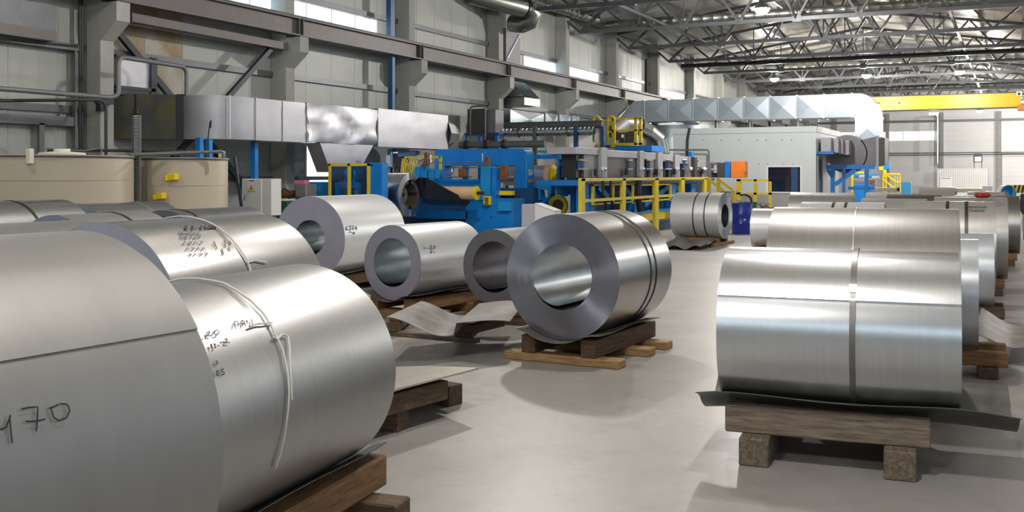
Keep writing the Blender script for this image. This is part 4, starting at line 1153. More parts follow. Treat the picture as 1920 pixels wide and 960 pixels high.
for (u0, v0, u1, v1, mm) in ((745, 283, 781, 295, 'blue_dark'), (723, 290, 734, 312, 'mach_pale'), (731, 284, 737, 330, 'steel_grey'), (718, 312, 740, 340, 'mach_grey_dark'), (780, 290, 800, 300, 'mach_pale'), (736, 284, 760, 288, 'pipe_steel')):
    ybox(MB(), u0, v0, u1, v1, 24.5, .2).build('pump_part', M[mm], pu, bevel=.02)

# ---- blue portal
YQ = 24.4
pt = thing('blue_portal', 'large blue portal frame with rounded corners in the middle of the line', 'machine', (-11.4, YQ + .3, 0))
def portal(u0, u1, vt, tb, tl, y, dep):
    a = WY(u0, vt, y); b = WY(u1, vt, y); z1 = a.z; r = .12; pts = []
    tb *= 1; hb = tb; wl_ = tl
    out = [(a.x, 0), (a.x, z1 - r)] + [(a.x + r - r * cos(t), z1 - r + r * sin(t)) for t in (pi / 6, pi / 3)] + [(a.x + r, z1), (b.x - r, z1)] + \
          [(b.x - r + r * sin(t), z1 - r + r * cos(t)) for t in (pi / 6, pi / 3)] + [(b.x, z1 - r), (b.x, 0), (b.x - wl_, 0), (b.x - wl_, z1 - hb), (a.x + wl_, z1 - hb), (a.x + wl_, 0)]
    return MB().prism([(x, y, z) for x, z in out], (0, dep, 0))
portal(815, 985, 280, .45, .30, YQ, .42).build('portal_frame', M['blue'], pt, bevel=.01)
xr = WY(985, 300, YQ).x
MB().box((xr - .0, YQ - .02, 0), (xr + .05, YQ + .44, WY(985, 283, YQ).z)).build('flank_plate', M['blue_light'], pt, bevel=.02)
MB().cbox((xr + .055, YQ + .2, 1.75), (.01, .22, .16)).build('label_plate', M['mach_pale'], pt)
MB().cbox((xr + .055, YQ + .2, 1.53), (.01, .2, .1)).build('label_plate', M['orange'], pt)
MB().cbox((xr + .055, YQ + .2, 1.1), (.01, .07, .42)).build('scale_strip', M['white'], pt)
ybox(MB(), 950, 308, 974, 312, YQ + .1, .2).build('inner_shelf', M['mach_pale'], pt)
ybox(MB(), 963, 318, 968, 368, YQ + .2, .1).build('inner_post', M['mach_grey'], pt)
rl = MB(); a = WY(972, 333, YQ + .9); rl.lathe(a, (-1, 0, 0), [(0, .001), (0, .15), (.55, .15), (.55, .001)], 28)
rl.build('steel_roll', M['steel_roll'], pt, smooth=True)
# big polished bridle roll right of the portal
br = thing('bridle_roll', 'big polished steel roll with tan end and yellow bearing, right of the blue portal', 'roll', W(1010, 330, 28.3))
a = W(1038, 329, 28.4); MB().lathe(a, (-1, .05, 0), [(0, .29), (.0, .31), (.16, .31)], 40).build('end_band', M['tan'], br, smooth=True)
MB().lathe(a + Vector((-.16, 0, 0)), (-1, .05, 0), [(0, .28), (1.3, .28)], 40).build('roll_shell', M['steel_roll'], br, smooth=True)
MB().lathe(a, (1, 0, 0), [(0, .29), (.1, .2), (.16, .2), (.16, .001)], 28).build('bearing_flange', M['yellow'], br, smooth=True)
MB().lathe(a + Vector((.15, 0, 0)), (1, 0, 0), [(0, .12), (.14, .12), (.14, .001)], 20).build('bearing_cap', M['black'], br, smooth=True)
bs = thing('roll_stand', 'blue bridle roll stand with hose and yellow wheel, left of the grey leveller', 'machine', W(1055, 430, 28.2)); bs.location.z = 0; WL[bs.name].z = 0
YB = W(1050, 330, 27.9).y
ybox(MB(), 1044, 288, 1067, 300, YB, .25).build('head_plate', M['blue_light'], bs, bevel=.02)
ybox(MB(), 1044, 298, 1049, 365, YB, .2).build('side_post', M['blue_light'], bs)
ybox(MB(), 1063, 298, 1068, 365, YB, .2).build('side_post', M['blue'], bs)
MB().prism([WY(u, v, YB - .02) for u, v in ((1040, 345), (1070, 345), (1070, 352), (1062, 368), (1052, 368), (1040, 352))], (0, .1, 0)).build('lower_yoke', M['blue_light'], bs)
ybox(MB(), 1052, 292, 1062, 296, YB - .012, .012).build('label_plate', M['orange'], bs)
ybox(MB(), 995, 290, 1045, 298, YB + .1, .15).build('top_beam', M['blue'], bs)
ybox(MB(), 1005, 348, 1033, 356, YB - .1, .3).build('support', M['blue_light'], bs)
MB().prism([WY(u, v, YB - .1) for u, v in ((1005, 356), (1012, 356), (1015, 375), (1009, 375))], (0, .3, 0)).build('support_leg', M['blue_light'], bs)
MB().prism([WY(u, v, YB - .1) for u, v in ((1026, 356), (1033, 356), (1033, 375), (1028, 375))], (0, .3, 0)).build('support_leg', M['blue_light'], bs)
ybox(MB(), 995, 370, 1035, 440, YB + .0, .3).build('lower_box', M['blue'], bs)
c = WY(1048, 385, YB - .05); MB().lathe(c, (0, -1, 0), [(0, .27), (.1, .27), (.1, .2), (.12, .001)], 32).build('yellow_wheel', M['yellow'], bs, smooth=True)
MB().lathe(c + Vector((.02, -.12, 0)), (0, -1, 0), [(0, .16), (.03, .14), (.03, .001)], 24).build('wheel_hub', M['mach_grey_dark'], bs, smooth=True)
pipe_run('hose', [WY(1043, 288, YB), WY(1000, 284, YB + .2), WY(1060, 281, YB - .05), WY(1078, 300, YB - .1), WY(1078, 335, YB - .1), WY(1066, 362, YB - .1), WY(1046, 350, YB - .1)], .02, M['cyan_hose'], bs, .2, 6)
for (u0, u1) in ((1069, 1078), (1079, 1086)): ybox(MB(), u0, 332, u1, 450, YB - .2, .15).build('blue_post', M['blue'], bs, bevel=.01)
ybox(MB(), 1062, 330, 1090, 343, YB - .22, .2).build('post_cap', M['blue'], bs)

# ---- grey sloping control desk
YS = W(1005, 400, 22.3).y
ds = thing('control_desk', 'pale grey sheet-metal desk with a slanted top in front of the blue press', 'desk', (W(1005, 400, 22.3).x, YS, 0))
ybox(MB(), 978, 383, 1003, 470, YS, .35).build('front_box', M['mach_pale'], ds, bevel=.006)
a = WY(1003, 383, YS); b = WY(1040, 397, YS); zb = 0.0
MB().prism([(a.x, YS, zb), (b.x, YS, zb), (b.x, YS, b.z), (a.x, YS, a.z)], (0, .35, 0)).build('slanted_wing', M['cab_grey'], ds)
tp = [Vector((a.x, YS - .012, a.z + .012)), Vector((b.x, YS - .012, b.z + .012)), Vector((b.x, YS + .36, b.z + .012)), Vector((a.x, YS + .36, a.z + .012))]
MB().prism(tp, (0, 0, .012)).build('slanted_lid', M['white'], ds)
# ================================================================ grey leveller row, gallery and railing
XL = -9.9
lv = [  # (slot u0,u1), (housing u0,u1), (plate u0,u1), top v
    ((1080, 1095), (1095, 1128), (1128, 1139), 277), ((1172, 1181), (1139, 1200), (1200, 1208), 283), ((1208, 1219), (1219, 1234), (1234, 1243), 286),
    ((1243, 1254), (1254, 1266), (1266, 1275), 290), ((1275, 1284), (1284, 1293), (1293, 1299), 294), ((1299, 1306), (1306, 1318), (1318, 1324), 301)]
nmz = ['nearest', 'second', 'third', 'fourth', 'fifth', 'farthest']
for i, (sl, ho, pl, vt) in enumerate(lv):
    mid = WX((ho[0] + ho[1]) / 2, 330, XL)
    t = thing('leveller_stand', 'grey roller leveller stand above the yellow railing, %s of the row' % nmz[i], 'machine', (XL - .3, mid.y, 1.66), group='grey leveller stands')
    xbox(MB(), ho[0], vt + 12, ho[1], 333, XL, .5).build('housing', M['mach_grey'] if i % 2 == 0 else M['mach_grey_dark'], t, bevel=.012)
    xbox(MB(), pl[0], vt, pl[1], 333, XL + .10, .9).build('side_plate', M['mach_pale'], t, bevel=.01)
    xbox(MB(), min(ho[0], sl[0]), vt, pl[0], vt + 13, XL + .04, .8).build('top_plate', M['mach_pale'], t, bevel=.01)
    xbox(MB(), sl[0], vt + 10, sl[1], 333, XL - .08, .4).build('slot_back', M['black'], t)
    um = (sl[0] + sl[1]) / 2; yc = WX(um, 310, XL); hw = (WX(sl[1], 310, XL).y - yc.y) * .45
    MB().cyl((XL + .0, yc.y, WX(um, 302, XL).z), (XL + .0, yc.y, WX(um, 316, XL).z), hw * .7, 12).build('air_cylinder', M['blue_dark'], t, smooth=True)
    for v in (300, 317): MB().cyl((XL + .06, yc.y - hw * 1.6, WX(um, v, XL).z), (XL + .06, yc.y + hw * 2.6, WX(um, v, XL).z), .028, 8).build('chrome_rod', M['chrome'], t, smooth=True)
    gz = WX(ho[1], 316, XL); dy = .16
    for s in (0, 1):
        c = Vector((XL + .13, gz.y - .30 + s * .2, gz.z - .02 * s)); MB().lathe(c, (.8, -.6, 0), [(0, .001), (0, .055), (.03, .055), (.035, .001)], 16).build('pressure_gauge', M['white'] if s == 0 else M['chrome'], t, smooth=True)
        MB().cyl((c.x, c.y, WX(ho[1], 333, XL).z), c, .012, 6).build('gauge_stem', M['pipe_steel'], t)
    MB().cyl((XL + .08, mid.y, gz.z - .19), (XL + .08, mid.y, gz.z - .02), .05, 10).build('valve', M['black'], t, smooth=True)
t = thing('drive_stand', 'grey and blue drive stand with an orange box beyond the levellers', 'machine', (XL - .3, WX(1350, 330, XL).y, 1.6))
YO = WX(1330, 330, XL).y
for (u0, v0, u1, v1, mm) in ((1317, 304, 1333, 333, 'mach_grey'), (1344, 305, 1360, 333, 'mach_grey_dark'), (1333, 316, 1345, 320, 'mach_pale'), (1330, 324, 1350, 333, 'black'), (1358, 303, 1371, 333, 'blue'), (1333, 304, 1345, 309, 'mach_grey')):
    ybox(MB(), u0, v0, u1, v1, YO + (.1 if mm == 'black' else 0), .4).build('drive_part', M[mm], t, bevel=.015)
ybox(MB(), 1370, 302, 1396, 333, YO - .1, .5).build('orange_box', M['orange'], t, bevel=.015)
ybox(MB(), 1394, 311, 1397.5, 322, YO - .12, .3).build('orange_bracket', M['orange'], t)
t = thing('dark_cabinet', 'dark cylinder unit with a blue top between the levellers and the drive stand', 'machine', WX(1295, 330, XL - .3))
for (u0, v0, u1, v1, mm) in ((1291, 284, 1297, 295, 'blue'), (1287, 295, 1303, 333, 'mach_grey_dark'), (1292, 313, 1297, 330, 'blue')): ybox(MB(), u0, v0, u1, v1, WX(1295, 330, XL + .1).y, .3).build('unit_part', M[mm], t, bevel=.015)
# platform frame under the row
pf = thing('line_base', 'blue steel base frame of the leveller line behind the yellow railing', 'machine', (-10.1, 30, 0))
XB = -9.75
xbox(MB(), 1088, 337, 1335, 345, XB, 1.2).build('top_beam', M['blue'], pf)
xbox(MB(), 1092, 345, 1325, 470, XB - .5, .15).build('back_panel', M['blue_dark'], pf)
xbox(MB(), 1092, 395, 1330, 430, XB - .05, .3).build('lower_beam', M['blue'], pf)
for u in (1101, 1112, 1194, 1263, 1300): xbox(MB(), u - 4, 345, u + 4, 440, XB - .02, .25).build('stanchion', M['blue'], pf)
for (a, b) in (((1146, 380), (1118, 350)), ((1250, 350), (1205, 384)), ((1263, 350), (1290, 384)), ((1166, 350), (1190, 384))):
    MB().beam(WX(a[0], a[1], XB - .15), WX(b[0], b[1], XB - .15), .16, .16).build('diagonal', M['blue'], pf)
for (u0, v0, u1, v1) in ((1112, 345, 1189, 382), (1196, 345, 1259, 377)):
    for r in ((u0, v0, u1, v0 + 2.5), (u0, v1 - 2.5, u1, v1), (u0, v0, u0 + 2, v1), (u1 - 2, v0, u1, v1), ((u0 + u1) / 2, v0, (u0 + u1) / 2 + 1.6, v1)):
        xbox(MB(), *r, XB + .06, .05).build('gate_bar', M['yellow'], pf)
xbox(MB(), 1203, 399, 1258, 412, XB + .12, .15).build('yellow_plate', M['yellow'], pf)
xbox(MB(), 1100, 420, 1335, 436, XB + .0, .4).build('foot_beam', M['blue_dark'], pf)
for (p, q, r) in (((1130, 338), (1138, 392), .04), ((1145, 338), (1150, 392), .035), ((1198, 333), (1200, 395), .09)):
    MB().tube([WX(p[0], p[1], XB + .2), WX((p[0] + q[0]) / 2 - 3, (p[1] + q[1]) / 2, XB + .22), WX(q[0], q[1], XB + .2)], r, 8).build('cable_bundle', M['black'], pf, smooth=True)
MB().box((XB - .9, WX(1090, 333, XB).y, 1.48), (XB + .1, WX(1335, 333, XB).y, 1.56)).build('deck', M['steel_grey'], pf)
# railing
XR = -9.25
rl = thing('yellow_railing', 'long yellow safety railing in front of the leveller line', 'railing', (XR, 30, 0))
for i, (u, w) in enumerate(((1094, 7), (1171, 5.5), (1232, 7), (1281, 6.5), (1325, 8))): xbox(MB(), u - w / 2, 334, u + w / 2, 440, XR, .09).build('post', M['yellow'], rl, bevel=.008)
MB().box((XR - .07, WX(1090, 330, XR).y, WX(1200, 338, XR).z), (XR + .0, WX(1329, 330, XR).y, WX(1200, 333, XR).z)).build('top_rail', M['yellow'], rl)
MB().box((XR - .06, WX(1094, 330, XR).y, WX(1171, 374.5, XR).z), (XR - .01, WX(1325, 330, XR).y, WX(1171, 369.5, XR).z)).build('mid_rail', M['yellow'], rl)
st = thing('stair_railing', 'yellow stair handrails sloping down beside the blue drum', 'railing', (-8, 35, 0))
Dn, Df = 32.6, 33.8
for (pts, d) in ((((1347, 336), (1376, 359), (1376, 432)), Dn), (((1329, 336), (1362, 363), (1362, 432)), Df)):
    P = [W(u, v, d - .12 * i) for i, (u, v) in enumerate(pts)]
    MB().beam(P[0], P[1], .08, .09).build('hand_rail', M['yellow'], st)
    MB().beam(P[1] + Vector((0, 0, .03)), Vector((P[1].x, P[1].y, 0)), .09, .09).build('post', M['yellow'], st)
    MB().beam(P[0] + Vector((0, 0, .04)), Vector((P[0].x, P[0].y, .5)), .10, .10).build('post', M['yellow'], st)
    MB().beam(P[0] - Vector((0, 0, .5)), P[1] - Vector((0, 0, .5)), .06, .06).build('lower_rail', M['yellow'], st)
for k in range(4):
    f = k / 4 + .12; a = W(1347, 336, Dn).lerp(W(1376, 359, Dn), f); b = W(1329, 336, Df).lerp(W(1362, 363, Df), f)
    z = 1.3 - 1.15 * f
    MB().box((a.x, a.y, z - .03), (a.x + .28, b.y, z)).build('tread', M['steel_grey'], st)
rr = thing('yellow_railing', 'short yellow railing below the booth window, beyond the drums', 'railing', W(1412, 420, 34.5)); rr.location.z = 0; WL[rr.name].z = 0
YR = W(1412, 360, 34.5).y
for (u0, v0, u1, v1) in ((1381, 336, 1446, 340), (1381, 361, 1446, 365), (1381, 336, 1389, 450), (1413, 336, 1418.5, 400), (1441, 336, 1446, 400)): ybox(MB(), u0, v0, u1, v1, YR, .08).build('rail_bar', M['yellow'], rr)
# drums
def drum(label, u, d, mt):
    c = W(u, 430, d); t = thing('oil_drum', label, 'drum', (c.x, c.y, 0)); r = .29; h = .86
    prof = [(0, .001), (0, r)]
    for z in (.30, .58): prof += [(z - .03, r), (z, r + .014), (z + .03, r)]
    prof += [(h, r), (h, r + .008), (h + .02, r + .008), (h + .02, r - .015), (h, r - .02), (h, .001)]
    MB().lathe((c.x, c.y, 0), (0, 0, 1), prof, 36).build('shell', M[mt], t, smooth=True)
    MB().cyl((c.x - .15, c.y, h), (c.x - .15, c.y, h + .02), .04, 10).build('bung', M['chrome'], t)
    return t, c
t, c = drum('dark blue oil drum in front of the yellow railing', 1391, 29.9, 'drum_blue')
dd = -Vector((c.x, c.y, 0)).normalized()
for (u, v, w, h) in ((1396, 411, .06, .04), (1389, 400, .035, .02), (1389, 418, .03, .02)):
    q = W(u, v, 29.9); MB().cbox((q.x + dd.x * .297, q.y + dd.y * .297, q.z), (w, w * .3, h)).build('sticker', M['white'], t)
drum('dark green oil drum half behind the blue drum', 1402, 30.9, 'drum_green')
o = pipe_run('black_hose', [W(1387, 366, 30.2), W(1396, 364, 30.2), W(1408, 370, 30.2), W(1410, 382, 30.2)], .03, M['black'], f=.2); tag(o, 'black hose arching over the blue drum', 'hose')
sp = thing('scrap_heap', 'tangle of rusty pipe fittings on a bin behind the green drum', 'scrap', W(1432, 430, 33)); sp.location.z = 0; WL[sp.name].z = 0
ybox(MB(), 1417, 394, 1444, 440, W(1432, 400, 33).y, .5).build('bin_body', M['mach_grey_dark'], sp)
rnd = random.Random(9)
for i in range(16):
    p = W(1419 + rnd.uniform(0, 26), 392 - rnd.uniform(0, 7), 33 + rnd.uniform(0, .4)); q = p + Vector((rnd.uniform(-.3, .3), rnd.uniform(-.1, .2), rnd.uniform(-.1, .12)))
    MB().cyl(p, q, .025, 6).build('fitting', M['rust'] if i % 3 else M['pipe'], sp)
MB().lathe(W(1430, 384, 33), (0.2, -1, .2), [(0, .07), (.04, .1), (.08, .07)], 14).build('flange', M['pipe'], sp, smooth=True)

# upper cage, exhaust elbow and spiral ducts
cg = thing('maintenance_cage', 'yellow caged platform with ladder hoops above the leveller row', 'platform', W(1165, 283, 33)); YK = W(1165, 250, 33).y
ybox(MB(), 1152, 273, 1222, 284, YK, 1.3).build('platform_base', M['blue'], cg)
ybox(MB(), 1116, 272, 1152, 276, YK, 1.2).build('platform_wing', M['blue_dark'], cg)
for (u0, v0, u1, v1) in ((1122.5, 223, 1128, 280), (1147, 223, 1153, 276), (1189, 221, 1194, 272), (1198, 221, 1203, 272)): ybox(MB(), u0, v0, u1, v1, YK - .05, .08).build('cage_post', M['yellow'], cg)
for (u0, v0, u1, v1) in ((1147, 220, 1203, 223.5), (1147, 243, 1203, 246), (1152, 268, 1203, 272), (1125, 224, 1150, 227), (1125, 246, 1150, 249)): ybox(MB(), u0, v0, u1, v1, YK - .05, .06).build('cage_rail', M['yellow'], cg)
for u in (1119, 1146):
    pts = [WY(u + (-6 if k < 1 else 0) + 6.2 * -cos(pi * k / 10), 226 - 7 * sin(pi * k / 10), YK - .1) for k in range(11)]
    pts = [WY(pts and u - 6, 266, YK - .1)] + [WY(u - 6.2 * cos(pi * k / 8), 225 - 7 * sin(pi * k / 8), YK - .1) for k in range(9)] + [WY(u + 6, 266, YK - .1), WY(u, 276, YK - .1)]
    MB().tube(pts, .035, 7).build('ladder_hoop', M['yellow'], cg, smooth=True)
ybox(MB(), 1160, 248, 1190, 270, YK + .6, .3).build('fan_box', M['mach_grey_dark'], cg)
ybox(MB(), 1164, 250, 1170, 267, YK + .2, .1).build('instrument', M['black'], cg); ybox(MB(), 1165, 252, 1169, 258, YK + .18, .02).build('dial', M['white'], cg)
for u in (1125, 1160, 1215):
    q = WY(u, 284, YK + .1); MB().box((q.x - .06, q.y, 0), (q.x + .06, q.y + .12, q.z)).build('support_leg', M['blue_dark'], cg)
eb = thing('exhaust_elbow', 'dull steel exhaust elbow bending down right of the yellow cage', 'duct', W(1230, 290, 35))
P = [W(1150, 250, 33.9), W(1170, 234, 34.2), W(1195, 236, 34.6), W(1216, 247, 35), W(1235, 263, 35), W(1240, 285, 35), W(1240, 312, 35)]
for i, (a, b) in enumerate(zip(P[:-1], P[1:])): MB().tube([a, b + (b - a).normalized() * .06], .27, 18).build('elbow_segment', M['spiral'] if i else M['mach_grey'], eb, smooth=True)
for q in (P[2],): MB().lathe(q, P[3] - P[2], [(-.03, .28), (-.03, .31), (.03, .31), (.03, .28)], 18).build('flange', M['black'], eb)
MB().cyl(P[-1], Vector((P[-1].x, P[-1].y, 1.4)), .2, 14).build('elbow_foot', M['spiral'], eb)
def spiral(name, label, p, q, r, mt, pitch=.35, cat='duct', cone=False):
    p = Vector(p); q = Vector(q); L = (q - p).length; n = int(L / pitch); prof = []
    if cone: prof += [(-.5, r * .45), (-.5, r * .45)]
    for i in range(n):
        o = L * i / n
        prof += [(o, r), (o + pitch * .86, r), (o + pitch * .9, r + .014), (o + pitch * .97, r + .014)]
    prof.append((L, r))
    t = thing(name, label, cat, (p + q) / 2)
    MB().lathe(p, q - p, prof, 20).build('duct_tube', M[mt], t, smooth=True)
    k = max(2, int(L / 4))
    for i in range(k):
        c = p.lerp(q, (i + .5) / k)
        MB().lathe(c, q - p, [(-.05, r), (-.05, r + .03), (.05, r + .03), (.05, r)], 20).build('coupling', M['spiral'], t, smooth=True)
    return t
Yp = 30.2
a = WY(931, 249, Yp); b = WY(1114, 246, Yp); z = (a.z + b.z) / 2
spiral('spiral_duct', 'bright spiral duct lying below the dull round duct, left of the yellow cage', (a.x, Yp, z), (b.x, Yp, z), .13, 'spiral_light', .14)
a = WY(928, 237.5, Yp + .5); b = WY(1130, 235, Yp + .5)
o = thing('round_duct', 'dull grey round duct above the bright spiral duct', 'duct', (a + b) / 2)
MB().cyl((a.x, Yp + .5, a.z), (b.x, Yp + .5, a.z), .13, 18).build('duct_tube', M['steel_grey'], o, smooth=True)
for u in (1003, 1080, 1130): q = WY(u, 240, Yp - .1); MB().box((q.x - .06, Yp - .16, 1.2), (q.x + .06, Yp - .04, q.z + .05)).build('support_post', M['steel_grey'] if u == 1003 else M['blue_dark'], o)
a = WY(862, 272, 28.6); b = WY(955, 268, 28.6)
o = thing('grey_pipe', 'thick dark grey pipe with couplings at the tip of the foil-clad duct', 'pipe', (a + b) / 2)
MB().cyl((a.x, a.y, a.z), (b.x + 1.2, b.y, a.z), .11, 14).build('pipe_run', M['pipe'], o, smooth=True)
for f in (.15, .55, .9):
    c = Vector((a.x + (b.x - a.x) * f, a.y, a.z)); MB().lathe(c, (1, 0, 0), [(-.06, .11), (-.06, .15), (.06, .15), (.06, .11)], 14).build('coupling', M['steel_dark'], o, smooth=True)
for f in (.1, .5, .95): q = a.x + (b.x - a.x) * f; MB().box((q - .04, a.y - .04, 0), (q + .04, a.y + .04, a.z - .11)).build('support_post', M['blue_dark'], o)
fb = thing('filter_box', 'dark grey box on a blue stand beside the fourth big column', 'box', WY(905, 280, 29.6))
ybox(MB(), 876, 204, 911, 249, 29.6, .7).build('box_body', M['mach_grey_dark'], fb, bevel=.01); ybox(MB(), 911, 205, 929, 249, 29.7, .6).build('box_side', M['mach_grey'], fb, bevel=.01)
for u in (872, 896, 928): ybox(MB(), u, 250, u + 5, 700, 29.6, .12).build('stand_leg', M['blue'], fb)
ybox(MB(), 870, 249, 934, 253, 29.55, .8).build('stand_top', M['blue_dark'], fb)
pipe_run('cable_pipe', [WY(882, 262, 29.4), WY(882, 200, 29.4), WY(910, 198, 29.4), WY(910, 276, 29.4)], .03, M['pipe'], fb, .1)
# faceted duct along the wall beyond the fourth column
XQ = -15.0
fd = thing('wall_duct', 'faceted sheet duct curving along the wall beyond the fourth big column', 'duct', (XQ - .4, 38, 2))
us = [957, 1022, 1048, 1072, 1088]
for i, (a, b) in enumerate(zip(us[:-1], us[1:])):
    p, q = WX(a, 220, XQ), WX(b, 220, XQ); zt = WX(a, 205 + (a - 957) * .1, XQ).z; zb = WX(a, 236, XQ).z
    m = MB(); c = Vector((XQ + .06, (p.y + q.y) / 2, (zt + zb) / 2))
    A = [Vector((XQ, p.y, zb)), Vector((XQ, q.y - .03, zb)), Vector((XQ, q.y - .03, zt)), Vector((XQ, p.y, zt))]
    B = [v + Vector((-.7, 0, 0)) for v in A]
    m.add(A + B + [c], [(0, 1, 8), (1, 2, 8), (2, 3, 8), (3, 0, 8), (4, 7, 6, 5), (0, 3, 7, 4), (1, 5, 6, 2), (3, 2, 6, 7), (0, 4, 5, 1)])
    m.build('duct_panel', M['duct_light'] if i > 1 else M['duct'], fd)
    MB().box((XQ - .72, q.y - .05, zb - .03), (XQ + .03, q.y + .0, zt + .03)).build('flange', M['steel_grey'], fd)
ho = thing('wall_hood', 'folded sheet-metal hood on the wall beside the fourth big column', 'duct', WX(963, 200, -15.9))
p = WX(953, 200, -15.9); q = WX(983, 200, -15.9); z0, z1 = WX(965, 199, -15.9).z, WX(965, 152, -15.9).z; zm = WX(965, 183, -15.9).z
MB().prism([(XW, p.y, zm), (XW, p.y, z1), (-15.9, p.y + .1, z1), (-15.3, p.y, zm)], (0, q.y - p.y, 0)).build('hood_body', M['duct'], ho)
MB().box((XW, p.y, z0), (-15.28, q.y, zm - .04)).build('hood_base', M['spiral'], ho)
ub = thing('vertical_duct', 'flat sheet-metal duct with a diagonal crease hanging below the big round elbow', 'duct', WX(960, 100, -15.85))
xbox(MB(), 949, 56, 975, 123, -15.85, .38).build('duct_body', M['mach_grey'], ub)
MB().beam(WX(951, 110, -15.83), WX(974, 66, -15.83), .03, .04).build('crease', M['duct_light'], ub)
el = thing('round_elbow', 'large round duct elbow under the roof above the fourth big column', 'duct', W(975, 30, 35.5))
P = [W(880, -12, 34), W(930, 2, 34.6), W(962, 10, 35), W(984, 16, 35.3)]
MB().tube(P, .33, 18).build('duct_tube', M['spiral'], el, smooth=True)
P2 = [W(990, 14, 35.4), W(1000, 26, 35.5), W(995, 40, 35.6), W(980, 46, 35.7), W(960, 44, 36)]
MB().tube(P2, .30, 18).build('elbow_bend', M['spiral'], el, smooth=True)
MB().lathe(W(984, 16, 35.3), P[3] - P[2], [(-.05, .33), (-.05, .37), (.05, .37), (.05, .33)], 18).build('flange', M['steel_dark'], el)
p, q = W(978, -6, 37), W(1118, 36, 42.6); spiral('spiral_duct', 'spiral duct under the roof running along the windows', p, q, .19, 'spiral', .4)
a = W(1128, 42, 41.6); spiral('spiral_duct', 'spiral duct across the roof, nearest to the camera', (a.x, 39.6, 7.75), (1.0, 39.6, 7.75), .17, 'spiral', .4)
a = WY(1362, 130, 59.6); spiral('spiral_duct', 'spiral duct across the roof between the two rows of lamps, with a closed tapered end', (a.x, 59.6, 7.75), (1.0, 59.6, 7.75), .24, 'spiral', .45, cone=True)
a = WY(1540, 172, 77.5); spiral('spiral_duct', 'spiral duct across the roof just above the yellow crane', (a.x, 77.5, 7.75), (1.0, 77.5, 7.75), .26, 'spiral', .5)

# ---- control booth
YBo = 41.1
bo = thing('control_booth', 'pale grey panelled control booth with a dark window', 'booth', (-9.6, 43.5, 0))
xl = WY(1262, 300, YBo).x; xr = WY(1530, 300, YBo).x; zt = 3.56
MB().box((xl + .05, YBo + .07, 0), (xr - .07, YBo + 5.8, zt - .02)).build('core', M['booth'], bo)
ed = [1262, 1300, 1345, 1391, 1437, 1504, 1530]
for i in range(len(ed) - 1):
    x0, x1 = WY(ed[i], 300, YBo).x, WY(ed[i + 1], 300, YBo).x
    if ed[i] == 1437:
        z0, z1 = WY(1470, 362, YBo).z, WY(1470, 310, YBo).z
        MB().box((x0, YBo, z1), (x1, YBo + .07, 3.33)).build('panel', M['booth'], bo, bevel=.006)
        MB().box((x0, YBo, .0), (x1, YBo + .07, z0)).build('panel', M['panel'], bo, bevel=.006)
        for (a, b, c, d) in ((x0, x0 + .07, z0, z1), (x1 - .07, x1, z0, z1), (x0 + .07, x1 - .07, z1 - .07, z1), (x0 + .07, x1 - .07, z0, z0 + .05)): MB().box((a, YBo - .03, c), (b, YBo + .05, d)).build('window_frame', M['panel_white'], bo)
        MB().box((x0 + .07, YBo + .03, z0 + .05), (x1 - .07, YBo + .045, z1 - .07)).build('window_pane', M['dark_glass'], bo)
        MB().box((x0 + .95, YBo + .025, z0 + .05), (x0 + 1.2, YBo + .028, z1 - .07)).build('blue_blind', M['blue_dark'], bo)
    else:
        z0 = WY(1470, 362, YBo).z
        MB().box((x0, YBo, z0), (x1, YBo + .07, 3.33)).build('panel', M['booth'], bo, bevel=.006)
        MB().box((x0, YBo + .01, 0), (x1, YBo + .07, z0)).build('panel', M['panel'], bo, bevel=.006)
MB().box((xl - .03, YBo - .03, 3.33), (xr + .03, YBo + .08, zt)).build('fascia', M['booth'], bo)
sd = [0, 1.5, 3.0, 4.4, 5.8]
for a, b in zip(sd[:-1], sd[1:]):
    MB().box((xr - .07, YBo + .07 + a, 2.5), (xr, YBo + .07 + b, 3.33)).build('panel', M['booth_side'], bo, bevel=.006)
    if a != 0: MB().box((xr - .07, YBo + .07 + a, 0), (xr, YBo + .07 + b, 2.5)).build('panel', M['booth_side'], bo, bevel=.006)
MB().box((xr - .02, YBo + .08, 3.33), (xr + .04, YBo + 5.85, zt)).build('fascia', M['booth_side'], bo)
MB().box((xr - .03, YBo + .35, 0), (xr + .01, YBo + 1.3, 2.3)).build('door_leaf', M['mach_grey_dark'], bo)
MB().box((xr - .03, YBo + .25, 0), (xr + .04, YBo + .35, 2.42)).build('door_frame', M['mach_pale'], bo)
MB().box((xr - .03, YBo + 1.3, 0), (xr + .04, YBo + 1.4, 2.42)).build('door_frame', M['mach_pale'], bo)
bt = MB()
for u in (1318, 1352, 1386, 1420, 1436, 1466, 1484): bt.cbox(WY(u, 263, YBo - .004), (.035, .012, .035)); bt.cbox(WY(u + 3, 308, YBo - .004), (.03, .012, .03))
bt.build('panel_screws', M['steel_dark'], bo, kind='stuff')
pipe_run('conduit', [WY(1293, 240, YBo - .08), WY(1289, 262, YBo - .08), WY(1288, 330, YBo - .08)], .05, M['steel_dark'], bo, .1)
pipe_run('conduit', [WY(1244, 281, YBo - .3), WY(1329, 281, YBo - .3), WY(1329, 312, YBo - .3)], .03, M['pipe'], bo, .1)
for u in (1340, 1402, 1492):
    tag(ybox(MB(), u, 226, u + 4, 242, YBo + 3.4, .1).build('duct_hanger', M['steel_grey']), {1340: 'dark support strut between the booth roof and the cross-braced duct, leftmost of three', 1402: 'dark support strut between the booth roof and the cross-braced duct, middle one of three', 1492: 'pale support strut between the booth roof and the cross-braced duct, rightmost of three'}[u], 'strut', 'duct struts on the booth roof')
o = thing('silver_cylinder', 'large white-silver cylindrical duct behind the yellow cage', 'duct', W(1270, 250, 49.5))
